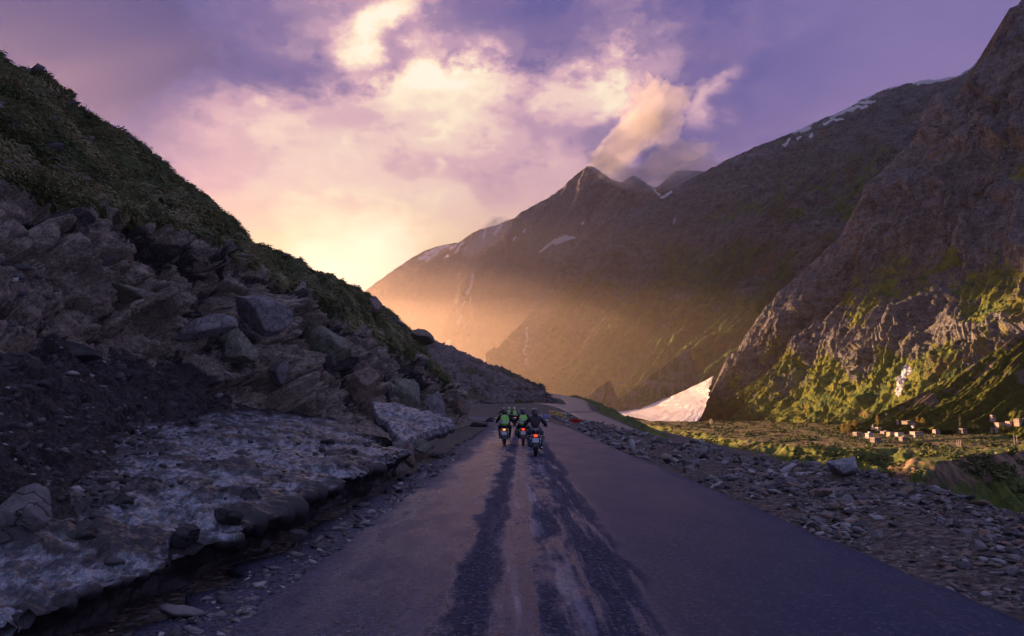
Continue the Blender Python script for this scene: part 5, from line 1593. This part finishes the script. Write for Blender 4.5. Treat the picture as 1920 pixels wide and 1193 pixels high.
for i, (px, py, wpx, hpx, mi, st_, lab) in enumerate(HOUSES):
    P0 = hit(px, py)
    k = P0[1] / FPX
    w, h = wpx * k * .84, hpx * k * .9
    d = w * .55
    rz = rs.uniform(.25, .5)
    hs = empty('village_house', tuple(P0), rz, lab, 'house', 'flat roofed houses of the village')
    wall = M_wl[mi]
    base = -h * .9
    MB().box((0, 0, (h + base) / 2), (w, d, h - base), None, .03).build('wall', wall, hs, False)
    MB().box((0, 0, h + .25), (w * 1.06, d * 1.1, .5), None, .03).build('roof', M_roof, hs, False)
    if i % 3 == 1:
        MB().box((w * .2, d * .1, h + .5 + h * .14), (w * .4, d * .5, h * .28), None, .03).build('upper_room', wall, hs, False)
    nw = max(2, int(w / 5))
    for s in range(st_):
        zc = h * (s + .55) / st_
        for q in range(nw):
            xx = (q + .5) / nw * w - w / 2
            fr = MB().box((xx, -d / 2 - .04, zc), (w / nw * .46, .16, h / st_ * .44)).build('window', M_wood, hs, False)
            MB().box((xx, -d / 2 - .125, zc), (w / nw * .36, .06, h / st_ * .34)).build('pane', M_win, fr, False)
        for q in range(2):
            yy = (q + .5) / 2 * d - d / 2
            MB().box((-w / 2 - .04, yy, zc), (.16, d * .16, h / st_ * .36)).build('window', M_win, hs, False)
    MB().box((w * .12, -d / 2 - .06, h * .17), (w * .09, .16, h * .34)).build('door', M_wood, hs, False)
P0 = hit(1637, 806)
k = P0[1] / FPX
o = MB().box((0, 0, 1.2 * k), (8 * k, 8 * k, 2.4 * k), None, .1).pod((0, 0, 3.8 * k), (6 * k, 6 * k, 4.5 * k), 2.3).tube([(0, 0, 5 * k), (0, 0, 10.5 * k)], [1.6 * k, .2 * k], 10).build('stupa', M_wl[0], None)
o.location = tuple(P0)
set_props(o, 'small white stupa with pointed spire at the back of the village', 'stupa')

# trees of the village
leafM = []
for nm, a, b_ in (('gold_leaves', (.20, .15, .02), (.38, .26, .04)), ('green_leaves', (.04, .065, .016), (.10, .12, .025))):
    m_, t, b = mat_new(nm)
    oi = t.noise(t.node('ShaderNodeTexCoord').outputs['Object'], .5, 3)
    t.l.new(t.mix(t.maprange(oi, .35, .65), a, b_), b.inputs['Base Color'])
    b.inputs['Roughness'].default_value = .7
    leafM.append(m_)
def tree(px, py, wpx, hpx, mi, label, seed, name='poplar_tree', group='trees among the village houses'):
    P0 = hit(px, py)
    k = P0[1] / FPX
    w, h = wpx * k, hpx * k
    r_ = np.random.RandomState(seed)
    root = empty(name, tuple(P0), 0, label, 'tree', group)
    tr = MB().tube([(0, 0, -.5), (0, 0, h * .4), (w * .03, 0, h * .9)], [h * .028, h * .02, h * .006], 7)
    for q in range(5):
        a = r_.uniform(0, 6.28); z = h * r_.uniform(.2, .6)
        tr.tube([(0, 0, z), (w * .3 * math.cos(a), w * .3 * math.sin(a), z + h * .18)], [h * .010, h * .003], 5)
    tr.build('trunk', M_wood, root)
    n = 700
    zz = r_.beta(1.6, 1.5, n)
    rad_ = w / 2 * np.sin(math.pi * np.clip(zz * .9 + .08, 0, 1)) ** .6 * np.sqrt(r_.uniform(0, 1, n)) * (1 + .35 * np.sin(zz * 19 + seed))
    an = r_.uniform(0, 6.28, n)
    C = np.stack([rad_ * np.cos(an), rad_ * np.sin(an), h * (.12 + .88 * zz)], 1)
    A = r_.normal(size=(n, 3)); B = r_.normal(size=(n, 3))
    s_ = w * .075 * r_.uniform(.6, 1.5, (n, 1))
    A = A / np.linalg.norm(A, axis=1)[:, None] * s_; B = B / np.linalg.norm(B, axis=1)[:, None] * s_
    V = np.stack([C - A, C - B * .6, C + A, C + B * .6], 1).reshape(-1, 3)
    mesh_obj('crown', V, np.arange(n * 4).reshape(n, 4), leafM[mi], root)
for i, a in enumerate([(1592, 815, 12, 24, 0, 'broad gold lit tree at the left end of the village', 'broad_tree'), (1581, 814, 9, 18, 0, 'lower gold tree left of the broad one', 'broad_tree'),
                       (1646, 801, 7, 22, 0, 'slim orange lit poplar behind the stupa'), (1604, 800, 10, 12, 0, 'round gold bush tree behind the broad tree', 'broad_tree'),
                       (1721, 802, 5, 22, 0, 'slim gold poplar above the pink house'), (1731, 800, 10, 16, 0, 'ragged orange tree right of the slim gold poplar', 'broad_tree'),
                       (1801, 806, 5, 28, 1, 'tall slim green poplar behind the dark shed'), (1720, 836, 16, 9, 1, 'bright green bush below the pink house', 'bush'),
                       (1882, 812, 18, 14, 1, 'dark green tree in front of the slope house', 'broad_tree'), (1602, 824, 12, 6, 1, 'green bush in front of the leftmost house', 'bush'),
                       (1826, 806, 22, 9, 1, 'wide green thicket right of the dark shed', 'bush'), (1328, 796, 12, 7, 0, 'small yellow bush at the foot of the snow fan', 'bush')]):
    tree(a[0], a[1], a[2], a[3], a[4], a[5], 70 + i, a[6] if len(a) > 6 else 'poplar_tree')

# power line frames
M_pole = simple_mat('pale_pole', (.42, .38, .36), .8)
for px, py, w, h, n, lab in ((1799, 844, 8, 18, 3, 'power line frame of three posts on the brown spur'), (1905, 834, 6, 17, 2, 'power line frame of two posts at the right frame edge')):
    P0 = hit(px, py)
    k = P0[1] / FPX
    root = empty('power_frame', tuple(P0), .2, lab, 'power pole', 'power line frames on the spur')
    for q in range(n):
        x = (q / (n - 1) - .5) * w * k
        MB().tube([(x, 0, -1), (x, 0, h * k)], [.42, .30], 8).build('post', M_pole, root)
    MB().box((0, 0, h * k * .93), (w * k * 1.5, .35, .35)).build('cross_arm', M_pole, root, False)
    for q in (-1, 0, 1):
        MB().pod((q * w * k * .6, 0, h * k * .93 + .55), (.3, .3, .8)).build('insulator', M_conc, root)

# pale tracks and the river
def draped(name, pts, half, mat, kind='structure', lift=.3, n=120):
    C = np.array([hit(*p) for p in pts])
    print(name, C.round())
    C, s = resample(C, n)
    T = np.gradient(C, axis=0); T[:, 2] = 0; T /= np.linalg.norm(T, axis=1)[:, None]
    N = np.stack([T[:, 1], -T[:, 0], 0 * s], 1)
    rag = fbm(np.stack([s / (half * 3), 0 * s, 0 * s], 1), 3, .5, 4) * half * .4
    P = np.stack([C - N * (half + rag)[:, None], C, C + N * (half + rag)[:, None]], 1)
    P[..., 2] = ground_z(P[..., 0].ravel(), P[..., 1].ravel()).reshape(P.shape[:2]) + lift
    o = mesh_obj(name, P.reshape(-1, 3), grid_faces(n, 3), mat, smooth=True)
    return set_props(o, kind=kind)
M_trk = simple_mat('pale_track', (.48, .38, .32), .9, var=.2, scale=.1)
M_riv = simple_mat('white_river', (.55, .55, .62), .25, var=.3, scale=.2)
draped('path', [(1352, 781), (1420, 782), (1500, 783), (1575, 785), (1620, 789)], 5, M_trk, lift=1.0)
for pts_, hw in (([(1560, 921), (1600, 914), (1640, 909), (1670, 903), (1700, 898), (1760, 890)], 6), ([(1640, 917), (1665, 910), (1690, 903)], 4)):
    C = np.array([at(px, py, 1.0) - [0, 0, EYE] for px, py in pts_])
    C = C * ((99.0 + EYE) / -C[:, 2])[:, None] + [0, 0, EYE]
    C, s_ = resample(C, 120)
    rag = fbm(np.stack([s_ / 9, 0 * s_, 0 * s_], 1), 4, .6, 4) * hw * .6
    P = np.stack([C - [0, 1, 0] * (hw + rag)[:, None], C + [0, 0, .3], C + [0, 1, 0] * (hw + rag)[:, None]], 1)
    P[..., 2] += 1.2
    set_props(mesh_obj('river', P.reshape(-1, 3), grid_faces(120, 3), M_riv, smooth=True), kind='structure')

# old avalanche snow at the foot of the ridge
ap = at(1338, 706, 3420)
bs = [at(1100, 770, 3900), at(1150, 777, 3550), at(1195, 785, 3250), at(1235, 793, 3050), at(1270, 797, 2950), at(1298, 795, 2920), at(1312, 786, 2960), at(1322, 765, 3060)]
base = np.array(bs)
print('fan base', [tuple(np.round(q)) for q in bs])
nb = 200
bb = crom(base, np.linspace(0, len(base) - 1, nb))
fr_ = np.linspace(0, 1, 120)
SPf = ap[None, None] + (bb[:, None] - ap[None, None]) * fr_[None, :, None]
sag = np.sin(np.linspace(0, 1, nb) * math.pi)[:, None] * np.sin(fr_ * math.pi)[None]
SPf[..., 2] -= 55 * np.sin(fr_ * math.pi)[None] * (1 - np.linspace(0, 1, nb)[:, None]) - 5 * sag
SPf[..., 2] += 2 * fbm(SPf / 60, 4, .5, 71) + 1.6 * ridged(np.stack([np.linspace(0, 9, nb)[:, None] + 0 * fr_[None], .8 * fr_[None] + 0 * np.linspace(0, 1, nb)[:, None], 0 * sag], -1), 3, .5, 72)
_j = fbm(SPf / 130, 4, .6, 77) * np.sin(fr_ * math.pi)[None]
SPf[..., 0] += 26 * _j
SPf[..., 2] += 6 * _j
matS, t, b = mat_new('old_snow')
pos = t.node('ShaderNodeTexCoord').outputs['Object']
c = t.mix(t.maprange(t.noise(t.map(pos, sc=(.02, .004, .02)), 1, 7, .6), .40, .66), (.74, .70, .70), (.58, .53, .53))
t.l.new(c, b.inputs['Base Color'])
b.inputs['Roughness'].default_value = .7
o = mesh_obj('snow_field', SPf.reshape(-1, 3), grid_faces(nb, 120), matS, smooth=True)
set_props(o, kind='structure')
# steam or smoke lit by the sun beside the snow
m_, t, b = mat_new('white_smoke')
b.inputs['Base Color'].default_value = (.85, .8, .75, 1)
vs = t.node('ShaderNodeVolumePrincipled')
vs.inputs['Color'].default_value = (1, .95, .9, 1)
vs.inputs['Density'].default_value = .03
t.l.new(vs.outputs[0], t.n['Material Output'].inputs['Volume'])
t.n.remove(b)
P0 = hit(1333, 797)
k = P0[1] / FPX
V, F = ICO[4]
V = V * (1 + .35 * fbm(V * 1.6 + 3, 4, .55, 8))[:, None] * np.array([3.5, 3.5, 6.5]) * k
o = mesh_obj('smoke', V, F, m_, smooth=True)
o.location = tuple(P0 + np.array([0, 0, 6 * k]))
set_props(o, kind='stuff')

# thin cloud volumes hanging on the peak and on the saddle
mm = bpy.data.materials.new('thin_cloud_vapour')
mm.use_nodes = True
T_ = NT(mm.node_tree)
T_.n.clear()
mo = T_.node('ShaderNodeOutputMaterial')
mv = T_.node('ShaderNodeVolumePrincipled')
mv.inputs['Color'].default_value = (.98, .95, .97, 1)
mv.inputs['Density'].default_value = .0017
mv.inputs['Anisotropy'].default_value = .3
T_.l.new(mv.outputs[0], mo.inputs['Volume'])
for i, (px, py, Y, rx, ry, rz_, tilt) in enumerate([(1180, 262, 7900, 620, 420, 230, -.75), (1262, 300, 7400, 480, 300, 190, -.2), (1230, 205, 8000, 380, 300, 380, -.3), (925, 436, 8000, 260, 220, 120, -.75), (1150, 318, 7700, 330, 260, 110, .45), (1215, 338, 7300, 420, 260, 110, .1), (1300, 322, 7000, 420, 260, 120, -.1), (890, 462, 8300, 200, 200, 90, -.8)]):
    V, F = ICO[5]
    V = V * (1 + .42 * fbm(V * 1.5 + i * 5, 6, .58, 60 + i))[:, None] * np.array([rx, ry, rz_])
    V = V @ np.array(Matrix.Rotation(tilt, 3, 'Y')).T
    o = mesh_obj('cloud_haze', V, F, mm, smooth=True)
    o.location = tuple(at(px, py, Y))
    set_props(o, kind='stuff')

# nested haze volumes added for the low glow at the valley head, thinning upwards
for i, (rx, ry, rz_, dn) in enumerate([(2300, 3400, 620, 2.8e-5), (2600, 3800, 900, 2.6e-5), (2900, 4200, 1200, 2.4e-5), (3100, 4500, 1550, 2.1e-5), (3250, 4700, 1950, 1.8e-5), (3350, 4900, 2500, 1.5e-5)]):
    ml = mm.copy()
    ml.name = 'valley_glow_haze'
    vn = [n for n in ml.node_tree.nodes if n.type == 'PRINCIPLED_VOLUME'][0]
    vn.inputs['Density'].default_value = dn
    vn.inputs['Anisotropy'].default_value = .60
    vn.inputs['Color'].default_value = (1, .82, .76, 1)
    V, F = ICO[5]
    V = V * (1 + .16 * fbm(V * 1.3 + i, 4, .5, 65 + i))[:, None] * np.array([rx, ry, rz_])
    o = mesh_obj('cloud_haze', V, F, ml, smooth=True)
    o.location = (-450, 7000, 60)
    set_props(o, kind='stuff')

# shrubs and tussocks of the terrace, the banks and the spur
rs = np.random.RandomState(55)
n = 26000
Y = np.exp(rs.uniform(np.log(480), np.log(2900), n))
X = Y * rs.uniform(.20, .80, n)
Z = ground_z(X, Y)
e_ = 3.0
sl = np.hypot(ground_z(X + e_, Y) - Z, ground_z(X, Y + e_) - Z) / e_
cl = fbm(np.stack([X / 60, Y / 60, 0 * X], 1), 4, .55, 56)
keep = (Z > -97) & (((sl > .25) & (cl > -.1)) | (cl > .42))
X, Y, Z, cl = X[keep], Y[keep], Z[keep], cl[keep]
protos = []
for k in range(8):
    q = 26
    C = rs.normal(size=(q, 3)) * [.42, .42, .28] + [0, 0, .35]
    A = rs.normal(size=(q, 3)); B = rs.normal(size=(q, 3))
    A *= .26 / np.linalg.norm(A, axis=1)[:, None]; B *= .26 / np.linalg.norm(B, axis=1)[:, None]
    protos.append(np.stack([C - A, C - B, C + A, C + B], 1).reshape(-1, 3))
S = (1.3 + rs.gamma(1.6, 1.0, len(X))) * (.6 + Y / 2200)
Vv = np.concatenate([protos[k % 8] * s_ * [1.3, 1.3, .8] + [x, y, z] for k, (x, y, z, s_) in enumerate(zip(X, Y, Z, S))])
o = mesh_obj('shrubs', Vv, np.arange(len(Vv)).reshape(-1, 4), leafM[1])
set_props(o, kind='stuff')
HAZE_D = 1.2e-5
# ------------------------------------------------------------------ the air of the valley
hz = bpy.data.materials.new('haze')
hz.use_nodes = True
T_ = NT(hz.node_tree)
T_.n.clear()
ho = T_.node('ShaderNodeOutputMaterial')
pv = T_.node('ShaderNodeVolumePrincipled')
pv.inputs['Color'].default_value = (1.0, .87, .80, 1)
pv.inputs['Density'].default_value = HAZE_D
pv.inputs['Anisotropy'].default_value = .66
T_.l.new(pv.outputs[0], ho.inputs['Volume'])
bx0, bx1 = (-4300, -400, -115), (7000, 14300, 4100)
V = [(x, y, z) for x in (bx0[0], bx1[0]) for y in (bx0[1], bx1[1]) for z in (bx0[2], bx1[2])]
F = [(0, 1, 3, 2), (4, 6, 7, 5), (0, 4, 5, 1), (2, 3, 7, 6), (0, 2, 6, 4), (1, 5, 7, 3)]
o = mesh_obj('haze', V, F, hz)
set_props(o, kind='stuff')
